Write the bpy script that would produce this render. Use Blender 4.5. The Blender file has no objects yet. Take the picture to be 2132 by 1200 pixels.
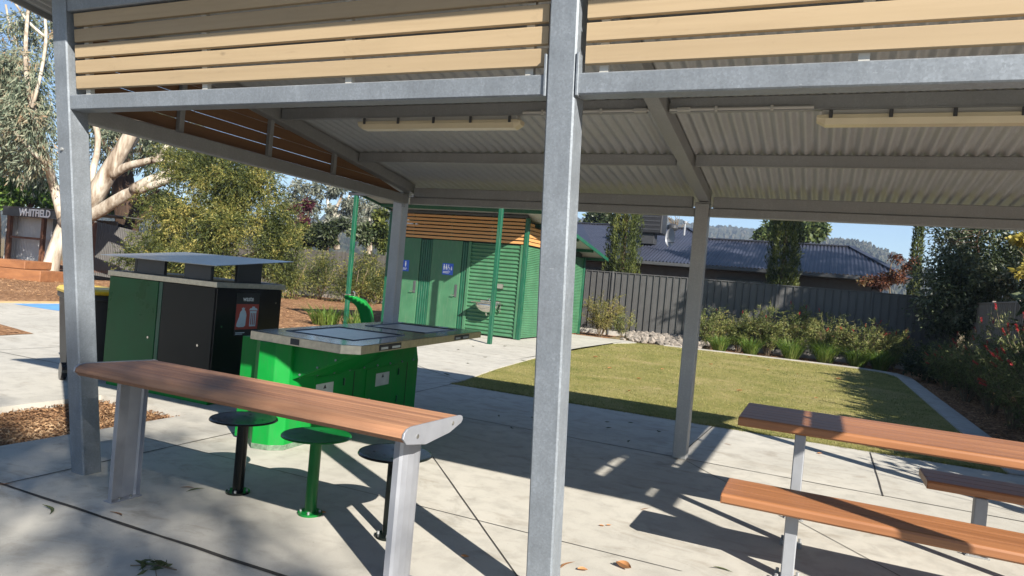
import bpy, bmesh, math, random
import numpy as np
from mathutils import Vector, Matrix
R = math.radians
random.seed(7)
scn = bpy.context.scene
COL = scn.collection
PI = math.pi

# ------------------------------------------------------------------ camera
F, ROLL, PITCH, YAW, SX, SY = 1444.4, -0.0891, -0.0091, 0.4198, -2.8, -1.1
CAMZ = 1.6
def _rot():
    c, s = math.cos, math.sin
    rz = np.array([[c(YAW), -s(YAW), 0], [s(YAW), c(YAW), 0], [0, 0, 1]])
    ri = np.array([1, 0, 0.]); fw = np.array([0, c(PITCH), s(PITCH)]); dn = np.cross(fw, ri)
    r2 = c(ROLL)*ri + s(ROLL)*dn; d2 = -s(ROLL)*ri + c(ROLL)*dn
    return np.stack([rz@r2, rz@d2, rz@fw])
CM = _rot()
cd = bpy.data.cameras.new("camera"); cam = bpy.data.objects.new("camera", cd); COL.objects.link(cam)
cam.matrix_world = Matrix(((CM[0][0], -CM[1][0], -CM[2][0], 0), (CM[0][1], -CM[1][1], -CM[2][1], 0),
                           (CM[0][2], -CM[1][2], -CM[2][2], CAMZ), (0, 0, 0, 1)))
cd.sensor_width = 36; cd.lens = F/2132*36; cd.shift_x = -SX/2132; cd.shift_y = SY/2132
cd.clip_start = 0.05; cd.clip_end = 6000
scn.camera = cam

def at(px, py, D):
    """a survey point: seen in direction (px,py) of the 2132x1200 frame, D metres into the scene"""
    d = CM.T@np.array([(px-1066-SX)/F, (py-600-SY)/F, 1.])
    return Vector((d[0]*D, d[1]*D, CAMZ+d[2]*D))
def aty(px, py, y):
    d = CM.T@np.array([(px-1066-SX)/F, (py-600-SY)/F, 1.]); t = y/d[1]
    return Vector((d[0]*t, y, CAMZ+d[2]*t))
def gnd(px, py, z=0):
    d = CM.T@np.array([(px-1066-SX)/F, (py-600-SY)/F, 1.]); t = (z-CAMZ)/d[2]
    return Vector((d[0]*t, d[1]*t, z))

# ------------------------------------------------------------------ world
SUN = Vector((-1.35, 0.97, -1.0)).normalized()
w = bpy.data.worlds.new("World"); scn.world = w; w.use_nodes = True
nt = w.node_tree
sky = nt.nodes.new("ShaderNodeTexSky"); sky.sky_type = 'NISHITA'; sky.sun_disc = False
sky.sun_elevation = math.asin(-SUN.z); sky.sun_rotation = math.atan2(-SUN.x, -SUN.y)
sky.altitude = 900; sky.air_density = 1.0; sky.dust_density = 0.1; sky.ozone_density = 3.0
bg = nt.nodes["Background"]; nt.links.new(sky.outputs[0], bg.inputs[0]); bg.inputs[1].default_value = 0.057
ld = bpy.data.lights.new("sun", 'SUN'); ld.energy = 5.0; ld.angle = R(0.5); ld.color = (1.0, 0.94, 0.84)
lo = bpy.data.objects.new("sun", ld); COL.objects.link(lo); lo.rotation_euler = SUN.to_track_quat('-Z', 'Y').to_euler()
scn.view_settings.view_transform = 'Standard'; scn.view_settings.look = 'None'
scn.view_settings.exposure = 1.4; scn.view_settings.gamma = 1.0
scn.cycles.max_bounces = 6; scn.cycles.diffuse_bounces = 3; scn.cycles.glossy_bounces = 3
scn.cycles.transparent_max_bounces = 6; scn.cycles.use_denoising = True

# ------------------------------------------------------------------ materials
def newmat(name):
    m = bpy.data.materials.new(name); m.use_nodes = True
    n = m.node_tree.nodes; b = n["Principled BSDF"]
    return m, m.node_tree, b
def _n(t, typ, **kw):
    n = t.nodes.new(typ)
    for k, v in kw.items(): setattr(n, k, v)
    return n
def ramp(t, fac, stops):
    r = _n(t, "ShaderNodeValToRGB"); e = r.color_ramp.elements
    while len(e) > 1: e.remove(e[0])
    e[0].position = stops[0][0]; e[0].color = (*stops[0][1], 1)
    for p, c in stops[1:]:
        x = e.new(p); x.color = (*c, 1)
    t.links.new(fac, r.inputs[0]); return r.outputs[0]
def coords(t, scale=(1, 1, 1), rot=(0, 0, 0), src='Object'):
    tc = _n(t, "ShaderNodeTexCoord"); mp = _n(t, "ShaderNodeMapping")
    mp.inputs['Scale'].default_value = scale; mp.inputs['Rotation'].default_value = rot
    t.links.new(tc.outputs[src], mp.inputs[0]); return mp.outputs[0]
def noise(t, vec, scale, detail=4, rough=.55, dist=0):
    n = _n(t, "ShaderNodeTexNoise"); n.inputs['Scale'].default_value = scale; n.inputs['Detail'].default_value = detail
    n.inputs['Roughness'].default_value = rough; n.inputs['Distortion'].default_value = dist
    if vec is not None: t.links.new(vec, n.inputs['Vector'])
    return n.outputs[0]
def voro(t, vec, scale, feat='F1', out='Distance'):
    n = _n(t, "ShaderNodeTexVoronoi"); n.feature = feat; n.inputs['Scale'].default_value = scale
    t.links.new(vec, n.inputs['Vector']); return n.outputs[out]
def mix(t, a, b, fac, mode='MIX'):
    n = _n(t, "ShaderNodeMix"); n.data_type = 'RGBA'; n.blend_type = mode
    for s, v in ((6, a), (7, b)):
        if isinstance(v, (tuple, list)): n.inputs[s].default_value = (*v, 1)
        else: t.links.new(v, n.inputs[s])
    if isinstance(fac, (int, float)): n.inputs[0].default_value = fac
    else: t.links.new(fac, n.inputs[0])
    return n.outputs[2]
def bump(t, b, h, strength=.3, dist=.01):
    n = _n(t, "ShaderNodeBump"); n.inputs['Strength'].default_value = strength; n.inputs['Distance'].default_value = dist
    t.links.new(h, n.inputs['Height']); t.links.new(n.outputs[0], b.inputs['Normal'])

def m_plain(name, col, rough=.5, metal=0, var=.12, scale=6, spec=.5, bstr=.05):
    m, t, b = newmat(name); v = coords(t)
    n = noise(t, v, scale, 5)
    t.links.new(ramp(t, n, [(.3, tuple(c*(1-var) for c in col)), (.7, tuple(min(1, c*(1+var)) for c in col))]), b.inputs['Base Color'])
    b.inputs['Roughness'].default_value = rough; b.inputs['Metallic'].default_value = metal
    b.inputs['Specular IOR Level'].default_value = spec
    if bstr: bump(t, b, noise(t, v, 60, 3), bstr, .004)
    return m
def m_paint(name, col, rough=.35, dirt=(.25, .22, .17), dirtamt=.18):
    m, t, b = newmat(name); v = coords(t); vs = coords(t, (5, 5, .7))
    n = noise(t, v, 3, 5); s = noise(t, vs, 4, 5, .65)
    c = ramp(t, n, [(.3, tuple(x*.88 for x in col)), (.7, tuple(x*1.1 for x in col))])
    d = ramp(t, s, [(.5, (0, 0, 0)), (.8, (dirtamt,)*3)])
    t.links.new(mix(t, c, dirt, d), b.inputs['Base Color'])
    t.links.new(ramp(t, n, [(.3, (rough*.8,)*3), (.7, (min(1, rough*1.3),)*3)]), b.inputs['Roughness'])
    bump(t, b, noise(t, v, 25, 3), .04, .004)
    return m
def m_galv(name, lo_=.26, hi=.40, metal=.45, tint=(.94, 1.0, 1.07)):
    m, t, b = newmat(name); v = coords(t); vs = coords(t, (6, 6, .5), (0, .5, 0))
    sp = voro(t, v, 120, 'F1', 'Color'); n = noise(t, v, 4.5, 9, .72); s = noise(t, vs, 5, 6, .7)
    g = mix(t, mix(t, sp, n, .7), mix(t, s, noise(t, v, 1.6, 4, .6, .5), .55), .5)
    f = ramp(t, g, [(.3, tuple(lo_*c for c in tint)), (.52, tuple((lo_+hi)/2*c for c in tint)), (.72, tuple(hi*1.12*c for c in tint))])
    sc = ramp(t, noise(t, coords(t, (3, 3, 14), (.3, .6, .2)), 6, 5, .7), [(.66, (0, 0, 0)), (.78, (.5, .5, .5))])
    f = mix(t, f, (.60, .62, .63), sc)
    t.links.new(f, b.inputs['Base Color']); b.inputs['Metallic'].default_value = metal
    t.links.new(ramp(t, g, [(.3, (.42,)*3), (.7, (.6,)*3)]), b.inputs['Roughness'])
    bump(t, b, n, .05, .01)
    return m
def m_wood(name, dark, light, axis=0, scale=1, rough=.5, line=None, lat=1, knots=False):
    m, t, b = newmat(name)
    sc = [14, 14, 14]; sc[axis] = .9
    v = coords(t, sc); sc2 = [60, 60, 60]; sc2[axis] = 1.6; v2 = coords(t, sc2)
    n = noise(t, v, scale, 6, .6, .7); n2 = noise(t, v2, scale, 3, .5)
    sc3 = [lat*5.2]*3; sc3[axis] = .25; n3 = noise(t, coords(t, sc3), 1, 2)
    f = mix(t, mix(t, n, n2, .35), n3, .35)
    md = tuple((a+c)/2 for a, c in zip(dark, light))
    c = ramp(t, f, [(.33, dark), (.5, md), (.66, light)])
    if knots:
        kv = [7, 7, 7]; kv[axis] = 3.2
        kn = voro(t, coords(t, kv), 1.0); c = mix(t, c, tuple(x*.45 for x in dark), ramp(t, kn, [(.035, (.7,)*3), (.10, (0, 0, 0))]))
        g = _n(t, "ShaderNodeNewGeometry"); c = mix(t, c, ramp(t, g.outputs['Random Per Island'], [(0, (.80, .79, .78)), (.5, (.97, .96, .95)), (1, (1, 1, 1))]), 1.0, 'MULTIPLY')
        c = mix(t, c, tuple(x*.6 for x in dark), ramp(t, noise(t, coords(t, (2, 2, 9)), 2.2, 6, .7, 1), [(.58, (0, 0, 0)), (.75, (.35,)*3)]))
    t.links.new(c, b.inputs['Base Color'])
    b.inputs['Roughness'].default_value = rough
    bump(t, b, f, .12, .004)
    return m
def m_concrete(name, base=(.37, .345, .30), dark=.72):
    m, t, b = newmat(name); v = coords(t)
    n1 = noise(t, v, .55, 6, .62); n2 = noise(t, v, 5, 6, .65, .4); n3 = noise(t, v, 130, 2)
    st = noise(t, coords(t, (1, 2.2, 1)), 1.3, 7, .7, 1.2)
    c = ramp(t, n1, [(.3, tuple(x*.86 for x in base)), (.7, tuple(x*1.1 for x in base))])
    c = mix(t, c, tuple(x*dark for x in base), ramp(t, n2, [(.46, (0, 0, 0)), (.70, (.75,)*3)]))
    c = mix(t, c, (.20, .17, .13), ramp(t, st, [(.54, (0, 0, 0)), (.72, (.6,)*3)]))
    c = mix(t, c, (.46, .44, .40), ramp(t, noise(t, v, 2.3, 7, .7, .8), [(.62, (0, 0, 0)), (.75, (.45,)*3)]))
    c = mix(t, c, (.13, .115, .095), ramp(t, noise(t, v, .9, 8, .75, 1.6), [(.60, (0, 0, 0)), (.70, (.45,)*3)]))
    c = mix(t, c, n3, .12, 'OVERLAY')
    sp = voro(t, v, 16); c = mix(t, c, (.11, .09, .07), ramp(t, sp, [(.03, (.75,)*3), (.06, (0, 0, 0))]))
    t.links.new(c, b.inputs['Base Color']); b.inputs['Roughness'].default_value = .85
    b.inputs['Specular IOR Level'].default_value = .3
    bump(t, b, mix(t, n2, n3, .4), .22, .006)
    return m
def m_mulch(name, cols, sc=34):
    m, t, b = newmat(name); v = coords(t, (1, .35, 1), (0, 0, .6)); v2 = coords(t, (.4, 1, 1), (0, 0, -.4)); v0 = coords(t)
    a = voro(t, v, sc, 'F1', 'Color'); d = voro(t, v2, sc*.8, 'F1', 'Color'); n = noise(t, v0, .5, 5)
    f = mix(t, mix(t, a, d, .5), n, .3)
    t.links.new(ramp(t, f, [(.25, cols[0]), (.45, cols[1]), (.6, cols[2]), (.75, cols[3])]), b.inputs['Base Color'])
    b.inputs['Roughness'].default_value = .95; b.inputs['Specular IOR Level'].default_value = .1
    bump(t, b, mix(t, voro(t, v, sc), voro(t, v2, sc*.8), .5), .9, .03)
    return m
def m_leaf(name, cols, trans=.35, rough=.55, zvar=None):
    m, t, b = newmat(name)
    g = _n(t, "ShaderNodeNewGeometry")
    n = noise(t, coords(t), 1.1, 3)
    f = _n(t, "ShaderNodeMath", operation='MULTIPLY_ADD'); f.inputs[1].default_value = .6
    t.links.new(g.outputs['Random Per Island'], f.inputs[0])
    f2 = _n(t, "ShaderNodeMath", operation='MULTIPLY_ADD'); f2.inputs[1].default_value = 1.9; f2.inputs[2].default_value = -.75
    t.links.new(n, f2.inputs[0]); t.links.new(f2.outputs[0], f.inputs[2])
    k = len(cols)
    c = ramp(t, f.outputs[0], [(.05+.9*i/(k-1), cols[i]) for i in range(k)])
    t.links.new(c, b.inputs['Base Color']); b.inputs['Roughness'].default_value = rough
    b.inputs['Specular IOR Level'].default_value = .35
    tr = _n(t, "ShaderNodeBsdfTranslucent"); t.links.new(c, tr.inputs[0])
    mx = _n(t, "ShaderNodeMixShader"); mx.inputs[0].default_value = trans
    t.links.new(b.outputs[0], mx.inputs[1]); t.links.new(tr.outputs[0], mx.inputs[2])
    t.links.new(mx.outputs[0], t.nodes["Material Output"].inputs[0])
    return m
def m_bark(name, cols, sc=3, bs=.4):
    m, t, b = newmat(name); v = coords(t, (1, 1, .28))
    n = noise(t, v, sc, 6, .65, .8); n2 = noise(t, coords(t, (1, 1, .15)), sc*7, 4)
    f = mix(t, n, n2, .3)
    k = len(cols); t.links.new(ramp(t, f, [(.34+.34*i/(k-1), cols[i]) for i in range(k)]), b.inputs['Base Color'])
    b.inputs['Roughness'].default_value = .85; b.inputs['Specular IOR Level'].default_value = .2
    bump(t, b, f, bs, .05); return m
def m_lawn(name):
    m, t, b = newmat(name); v = coords(t)
    n = noise(t, v, .7, 6, .65, .6); n2 = noise(t, v, 9, 5, .7); n3 = noise(t, v, 90, 3, .7)
    c = ramp(t, mix(t, n, n2, .4), [(.34, (.10, .115, .032)), (.44, (.175, .168, .05)), (.55, (.235, .205, .078)), (.66, (.32, .255, .13))])
    c = mix(t, c, n3, .35, 'OVERLAY')
    t.links.new(c, b.inputs['Base Color']); b.inputs['Roughness'].default_value = .95; b.inputs['Specular IOR Level'].default_value = .1
    bump(t, b, mix(t, n2, n3, .6), .8, .03); return m

GALV = m_galv("galvanised_steel", .155, .30, .4, (.90, 1.0, 1.12))
GALVD = m_galv("galvanised_dull", .21, .30, .15, (.98, 1.0, 1.0))
GALVP = m_galv("galvanised_pale_post", .36, .52, .05, (.97, 1.0, 1.04))
GALVR = m_galv("galvanised_rear_post", .25, .36, .1, (1.0, 1.0, 1.0))  # rear-post copy of the steel, lightened for light bounced off the ground
ROOFZ = m_galv("zinc_sheet", .34, .44, .3, (.98, 1.0, 1.0))
SLAT = m_wood("pale_timber_slats", (.315, .235, .140), (.40, .305, .19), 0, 1, .65, None, 1, True)
SLATD = m_wood("brown_timber_slats", (.125, .065, .032), (.19, .10, .05), 1, 1, .55)
SLATO = m_wood("orange_timber_slats", (.40, .195, .065), (.52, .265, .095), 0, 1, .55)
CTIMB = m_wood("counter_timber", (.17, .074, .040), (.42, .215, .115), 0, 1, .65, None, 3)
TTIMB = m_wood("table_timber", (.165, .063, .024), (.36, .155, .062), 0, 1, .48, None, 3)
ALU = m_plain("brushed_aluminium", (.29, .30, .33), .42, .45, .08, 9)
ALUW = m_plain("grey_powdercoat", (.25, .26, .28), .5, .2, .08, 9)
STEEL = m_plain("stainless_steel", (.55, .54, .50), .16, .95, .10, 5, .5, .015)
STEELB = m_plain("stainless_edge", (.50, .46, .38), .35, .8, .14, 22)
CONC = m_concrete("concrete", (.405, .385, .34)); CONC2 = m_concrete("kerb_concrete", (.36, .34, .31))
JOINT = m_plain("joint_filler", (.028, .024, .02), .95, 0, .4, 30)
MULCH = m_mulch("wood_chip_mulch", [(.06, .03, .016), (.17, .088, .045), (.30, .165, .085), (.44, .28, .16)])
SOIL = m_mulch("dry_ground", [(.07, .05, .03), (.15, .11, .06), (.2, .16, .085), (.28, .22, .13)], 9)
LAWN = m_lawn("lawn")
GRN = m_paint("bright_green_paint", (.003, .185, .026), .45, (.04, .12, .05), .5)
GRNB = m_paint("bottle_green_paint", (.008, .082, .026), .3, (.02, .05, .03), .12)
GRNW = m_paint("pale_green_sheet", (.038, .128, .062), .55)
GRNP = m_paint("dark_green_post", (.004, .07, .035), .4)
BLK = m_plain("black_gloss", (.012, .012, .014), .22, 0, .2, 4, .5, .02)
BLKM = m_plain("black_matt", (.02, .02, .021), .5, 0, .2)
CHAR = m_plain("charcoal_steel", (.035, .036, .04), .45, .1, .15)
DGREY = m_plain("dark_grey_steel", (.055, .057, .06), .5, .1, .15)
WHITE = m_plain("white_lettering", (.8, .8, .8), .5, 0, .03)
CREAM = m_plain("cream_diffuser", (.55, .48, .33), .3, 0, .06)
PVC = m_plain("grey_conduit", (.42, .41, .38), .4, 0, .05)
YEL = m_plain("yellow_plastic", (.62, .42, .02), .35, 0, .08)
RED = m_plain("red_sign", (.38, .06, .045), .4, 0, .06)
PALE = m_plain("pale_pictogram", (.50, .60, .68), .4, 0, .05)
BLUE = m_plain("blue_sign", (.02, .09, .48), .35, 0, .06)
BLUEP = m_plain("blue_ground_paint", (.10, .27, .55), .8, 0, .25, 2)
YELP = m_plain("tan_edge", (.45, .30, .14), .9, 0, .2, 5)
COLB = m_plain("fence_charcoal", (.068, .067, .066), .5, 0, .12, 3)
COLBT = m_plain("fence_tan", (.20, .165, .145), .55, 0, .1, 3)
ROOFB = m_plain("blue_grey_roof", (.030, .034, .052), .45, .15, .15, 2)
BRICK = m_plain("dark_grey_wall", (.10, .10, .105), .8, 0, .15, 4)
PALING = m_wood("weathered_palings", (.045, .041, .036), (.11, .10, .088), 2, .6, .9)
RUST = m_plain("rusty_steel", (.12, .05, .025), .8, .1, .35, 4)
ORNG = m_wood("orange_timber", (.17, .065, .024), (.27, .115, .045), 0, .4, .7)
TINS = m_galv("old_corrugated_tin", .34, .48, .3, (1, 1, 1))
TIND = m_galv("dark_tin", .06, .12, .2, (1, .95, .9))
STONE = m_plain("pale_stone", (.19, .165, .14), .9, 0, .35, 12)
GUMB = m_bark("gum_bark", [(.08, .05, .03), (.27, .22, .17), (.46, .42, .35), (.54, .51, .45)], 1.3, .3)
DARKB = m_bark("dark_bark", [(.02, .014, .01), (.05, .03, .02), (.11, .065, .04)], 3, .7)
TWIG = m_bark("twig_bark", [(.07, .05, .03), (.16, .12, .08), (.22, .18, .12)], 6, .3)
L_GUM = m_leaf("gum_leaves", [(.04, .06, .04), (.11, .145, .095), (.19, .22, .15), (.28, .29, .205), (.30, .20, .12)])
L_WAT = m_leaf("wattle_leaves", [(.015, .025, .008), (.045, .062, .016), (.095, .112, .028), (.19, .19, .046), (.40, .33, .10)], .4)
L_BRI = m_leaf("bright_green_leaves", [(.02, .05, .01), (.06, .125, .018), (.12, .20, .03), (.19, .25, .05)])
L_GRY = m_leaf("grey_green_leaves", [(.06, .075, .055), (.125, .14, .105), (.19, .20, .155), (.27, .26, .21)], .3)
L_DRK = m_leaf("dark_leaves", [(.010, .016, .007), (.022, .033, .012), (.04, .055, .02), (.07, .08, .035)], .3)
L_PIN = m_leaf("pine_leaves", [(.008, .016, .005), (.035, .05, .012), (.08, .10, .022), (.16, .165, .04)], .25)
L_EVG = m_leaf("evergreen_leaves", [(.010, .018, .008), (.022, .034, .013), (.045, .062, .025), (.10, .12, .06), (.24, .25, .17)], .25, .35)
L_PUR = m_leaf("purple_leaves", [(.03, .008, .012), (.07, .016, .025), (.12, .03, .045)])
L_RUS = m_leaf("russet_leaves", [(.03, .012, .008), (.085, .03, .016), (.15, .055, .025), (.12, .09, .035)])
L_YEL = m_leaf("yellow_leaves", [(.12, .10, .02), (.34, .28, .05), (.50, .42, .10)], .45)
L_BOT = m_leaf("bottlebrush_leaves", [(.04, .06, .018), (.12, .15, .042), (.24, .245, .078), (.40, .31, .13)], .35)
L_BT2 = m_leaf("red_bottlebrush_leaves", [(.025, .04, .015), (.075, .10, .03), (.17, .18, .065), (.28, .25, .11)], .3)
L_MID = m_leaf("mid_green_leaves", [(.015, .03, .008), (.04, .065, .018), (.08, .11, .03), (.13, .15, .05)], .3)
L_LOM = m_leaf("strap_leaves", [(.035, .075, .012), (.08, .15, .024), (.15, .22, .04), (.24, .25, .08)], .4)
L_RED = m_leaf("red_flowers", [(.28, .012, .018), (.45, .03, .04), (.55, .10, .09)], .2)
L_LAW = m_leaf("grass_blades", [(.06, .085, .018), (.15, .165, .04), (.25, .23, .075), (.36, .30, .13)], .3)
LEAFBR = m_leaf("dry_leaf_brown", [(.12, .055, .025), (.22, .11, .05), (.32, .18, .09)], .15)
LEAFOR = m_leaf("dry_leaf_orange", [(.42, .19, .075), (.50, .25, .11)], .2)
LEAFOL = m_leaf("leaf_olive", [(.05, .065, .025), (.09, .10, .04)], .2)
CHIP = m_leaf("chips", [(.07, .035, .018), (.19, .10, .05), (.34, .20, .10), (.46, .31, .18)], 0, .9)
HILL = m_leaf("hill_forest", [(.02, .03, .016), (.05, .06, .03), (.09, .085, .045), (.14, .11, .065)], 0, .95)

# ------------------------------------------------------------------ object helpers
TRF = {}
def tagp(o, label=None, cat=None, group=None, kind=None):
    if label: o['label'] = label
    if cat: o['category'] = cat
    if group: o['group'] = group
    if kind: o['kind'] = kind
def thing(name, label, cat, loc=(0, 0, 0), rz=0, group=None):
    o = bpy.data.objects.new(name, None); COL.objects.link(o); o.location = loc; o.rotation_euler = (0, 0, rz)
    o.empty_display_size = .2
    tagp(o, label, cat, group); TRF[o.name] = (np.array(loc, float), rz); return o
def link(name, me, parent=None):
    o = bpy.data.objects.new(name, me); COL.objects.link(o)
    if parent is not None:
        o.parent = parent; TRF[o.name] = TRF.get(parent.name, (np.zeros(3), 0))
    return o
def to_local(v, parent):
    if parent is None or parent.name not in TRF: return v
    l, rz = TRF[parent.name]; v = v-l
    if rz:
        c, s = math.cos(-rz), math.sin(-rz)
        v = np.stack([v[:, 0]*c-v[:, 1]*s, v[:, 0]*s+v[:, 1]*c, v[:, 2]], 1)
    return v
def fast_mesh(name, v, f, mat, smooth=False):
    """v (n,3), f (m,k) uniform faces"""
    me = bpy.data.meshes.new(name); v = np.ascontiguousarray(v, np.float32); f = np.ascontiguousarray(f, np.int32)
    m, k = f.shape
    me.vertices.add(len(v)); me.vertices.foreach_set("co", v.ravel())
    me.loops.add(m*k); me.loops.foreach_set("vertex_index", f.ravel())
    me.polygons.add(m); me.polygons.foreach_set("loop_start", np.arange(0, m*k, k, dtype=np.int32))
    me.update(calc_edges=True); me.validate()
    me.polygons.foreach_set("use_smooth", np.full(len(me.polygons), bool(smooth)))
    me.materials.append(mat); return me

class MB:
    def __init__(s): s.bm = bmesh.new()
    def box(s, x0, x1, y0, y1, z0, z1, bev=.004, rz=0, ctr=None):
        b = bmesh.new()
        co = [(x, y, z) for x in (x0, x1) for y in (y0, y1) for z in (z0, z1)]
        v = [b.verts.new(c) for c in co]
        for q in ((0, 1, 3, 2), (4, 6, 7, 5), (0, 4, 5, 1), (2, 3, 7, 6), (0, 2, 6, 4), (1, 5, 7, 3)): b.faces.new([v[i] for i in q])
        if bev and min(abs(x1-x0), abs(y1-y0), abs(z1-z0)) > bev*2.2:
            bmesh.ops.bevel(b, geom=b.edges[:], offset=bev, segments=1, affect='EDGES')
        if rz:
            c = Vector(ctr) if ctr else Vector(((x0+x1)/2, (y0+y1)/2, 0))
            bmesh.ops.rotate(b, verts=b.verts[:], cent=c, matrix=Matrix.Rotation(rz, 3, 'Z'))
        return s.join(b)
    def join(s, b):
        b.normal_update()
        me = bpy.data.meshes.new("tmp"); b.to_mesh(me); b.free(); s.bm.from_mesh(me); bpy.data.meshes.remove(me); return s
    def poly(s, rings, cap=True):
        """loft closed rings of equal length"""
        vs = [[s.bm.verts.new(c) for c in r] for r in rings]; n = len(rings[0])
        for a, b in zip(vs[:-1], vs[1:]):
            for i in range(n): s.bm.faces.new((a[i], a[(i+1) % n], b[(i+1) % n], b[i]))
        if cap: s.bm.faces.new(vs[0][::-1]); s.bm.faces.new(vs[-1])
        return s
    def prism(s, pts, axis, a, b, bev=0):
        """pts 2-D polygon; axis 0: (y,z) extruded along x; 1: (x,z) along y; 2: (x,y) along z"""
        mk = {0: lambda p, t: (t, p[0], p[1]), 1: lambda p, t: (p[0], t, p[1]), 2: lambda p, t: (p[0], p[1], t)}[axis]
        bb = bmesh.new(); r0 = [bb.verts.new(mk(p, a)) for p in pts]; r1 = [bb.verts.new(mk(p, b)) for p in pts]; n = len(pts)
        for i in range(n): bb.faces.new((r0[i], r0[(i+1) % n], r1[(i+1) % n], r1[i]))
        bb.faces.new(r0[::-1]); bb.faces.new(r1)
        if bev: bmesh.ops.bevel(bb, geom=bb.edges[:], offset=bev, segments=1, affect='EDGES')
        bmesh.ops.recalc_face_normals(bb, faces=bb.faces[:])
        return s.join(bb)
    def bar(s, p0, p1, wd, ht, up=(0, 0, 1), bev=.003):
        p0 = Vector(p0); p1 = Vector(p1); d = (p1-p0); L = d.length; d.normalize()
        sd = d.cross(Vector(up)).normalized(); u = sd.cross(d)
        b = bmesh.new(); v = []
        for t in (0, L):
            for a, c in ((-1, -1), (1, -1), (1, 1), (-1, 1)): v.append(b.verts.new(p0+d*t+sd*a*wd/2+u*c*ht/2))
        for q in ((3, 2, 1, 0), (4, 5, 6, 7), (0, 1, 5, 4), (1, 2, 6, 5), (2, 3, 7, 6), (3, 0, 4, 7)): b.faces.new([v[i] for i in q])
        if bev: bmesh.ops.bevel(b, geom=b.edges[:], offset=bev, segments=1, affect='EDGES')
        return s.join(b)
    def tube(s, path, rad, n=10, cap=True):
        path = [Vector(p) for p in path]
        if isinstance(rad, (int, float)): rad = [rad]*len(path)
        rings = []; nrm = None
        for i, p in enumerate(path):
            t = (path[min(i+1, len(path)-1)]-path[max(i-1, 0)]).normalized()
            if nrm is None:
                nrm = t.orthogonal().normalized()
            nrm = (nrm-t*nrm.dot(t)).normalized(); bn = t.cross(nrm)
            rings.append([p+(nrm*math.cos(2*PI*k/n)+bn*math.sin(2*PI*k/n))*rad[i] for k in range(n)])
        return s.poly(rings, cap)
    def cyl(s, x, y, z0, z1, r, n=20, r2=None):
        return s.tube([(x, y, z0), (x, y, z1)], [r, r if r2 is None else r2], n)
    def build(s, name, mat, parent=None, smooth=False, auto=None):
        bmesh.ops.recalc_face_normals(s.bm, faces=s.bm.faces[:])
        me = bpy.data.meshes.new(name); s.bm.to_mesh(me); s.bm.free()
        if parent is not None:
            v = np.empty(len(me.vertices)*3, np.float32); me.vertices.foreach_get("co", v)
            v = to_local(v.reshape(-1, 3).astype(float), parent); me.vertices.foreach_set("co", v.astype(np.float32).ravel())
        me.update()
        if smooth: me.polygons.foreach_set("use_smooth", np.ones(len(me.polygons), bool))
        if auto: me.set_sharp_from_angle(angle=R(auto))
        me.materials.append(mat); return link(name, me, parent)
def part_np(name, v, f, mat, parent=None, smooth=False):
    return link(name, fast_mesh(name, to_local(np.asarray(v, float), parent), f, mat, smooth), parent)

def sheet(u0, u1, v0, v1, fn, pitch, amp, nv=2, seg=8, kind='sine'):
    """corrugated grid; fn(u, v, h) -> xyz with h the wave height"""
    if kind == 'sine':
        n = int(round((u1-u0)/pitch*seg)); us = np.linspace(u0, u1, n+1); hs = amp*np.sin(2*PI*(us-u0)/pitch)
    else:  # flat pans with narrow ribs
        us, hs = [], []
        k = int((u1-u0)/pitch)
        for i in range(k+1):
            b = u0+i*pitch
            for du, h in ((0, 0), (pitch*.84, 0), (pitch*.87, amp), (pitch*.95, amp), (pitch*.97, -amp*.4), (pitch*.99, -amp*.4)):
                if b+du <= u1: us.append(b+du); hs.append(h)
        us = np.array(us); hs = np.array(hs)
    vs = np.linspace(v0, v1, nv); V = []; n = len(us)
    for vv in vs:
        for a, h in zip(us, hs): V.append(fn(a, vv, h))
    Fc = [(j*n+i, j*n+i+1, (j+1)*n+i+1, (j+1)*n+i) for j in range(nv-1) for i in range(n-1)]
    return np.array(V), np.array(Fc)

def text_mesh(txt, size, mat, M, name, parent, extrude=.003, xs=1.0, font_bold=0.0):
    cu = bpy.data.curves.new("t", 'FONT'); cu.body = txt; cu.size = size; cu.extrude = extrude; cu.align_x = 'CENTER'; cu.align_y = 'CENTER'
    cu.offset = font_bold; cu.resolution_u = 3
    o = bpy.data.objects.new("t", cu); COL.objects.link(o)
    dg = bpy.context.evaluated_depsgraph_get(); me = bpy.data.meshes.new_from_object(o.evaluated_get(dg))
    bpy.data.objects.remove(o); bpy.data.curves.remove(cu)
    me.transform(Matrix.Diagonal((xs, 1, 1, 1))); me.transform(M)
    v = np.empty(len(me.vertices)*3, np.float32); me.vertices.foreach_get("co", v)
    v = to_local(v.reshape(-1, 3).astype(float), parent); me.vertices.foreach_set("co", v.astype(np.float32).ravel()); me.update()
    me.materials.clear(); me.materials.append(mat)
    return link(name, me, parent)
def frame(o, x, y):
    """matrix whose x,y axes are the given world vectors, origin o"""
    x = Vector(x).normalized(); y = Vector(y).normalized(); z = x.cross(y)
    return Matrix(((x.x, y.x, z.x, o[0]), (x.y, y.y, z.y, o[1]), (x.z, y.z, z.z, o[2]), (0, 0, 0, 1)))

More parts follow.
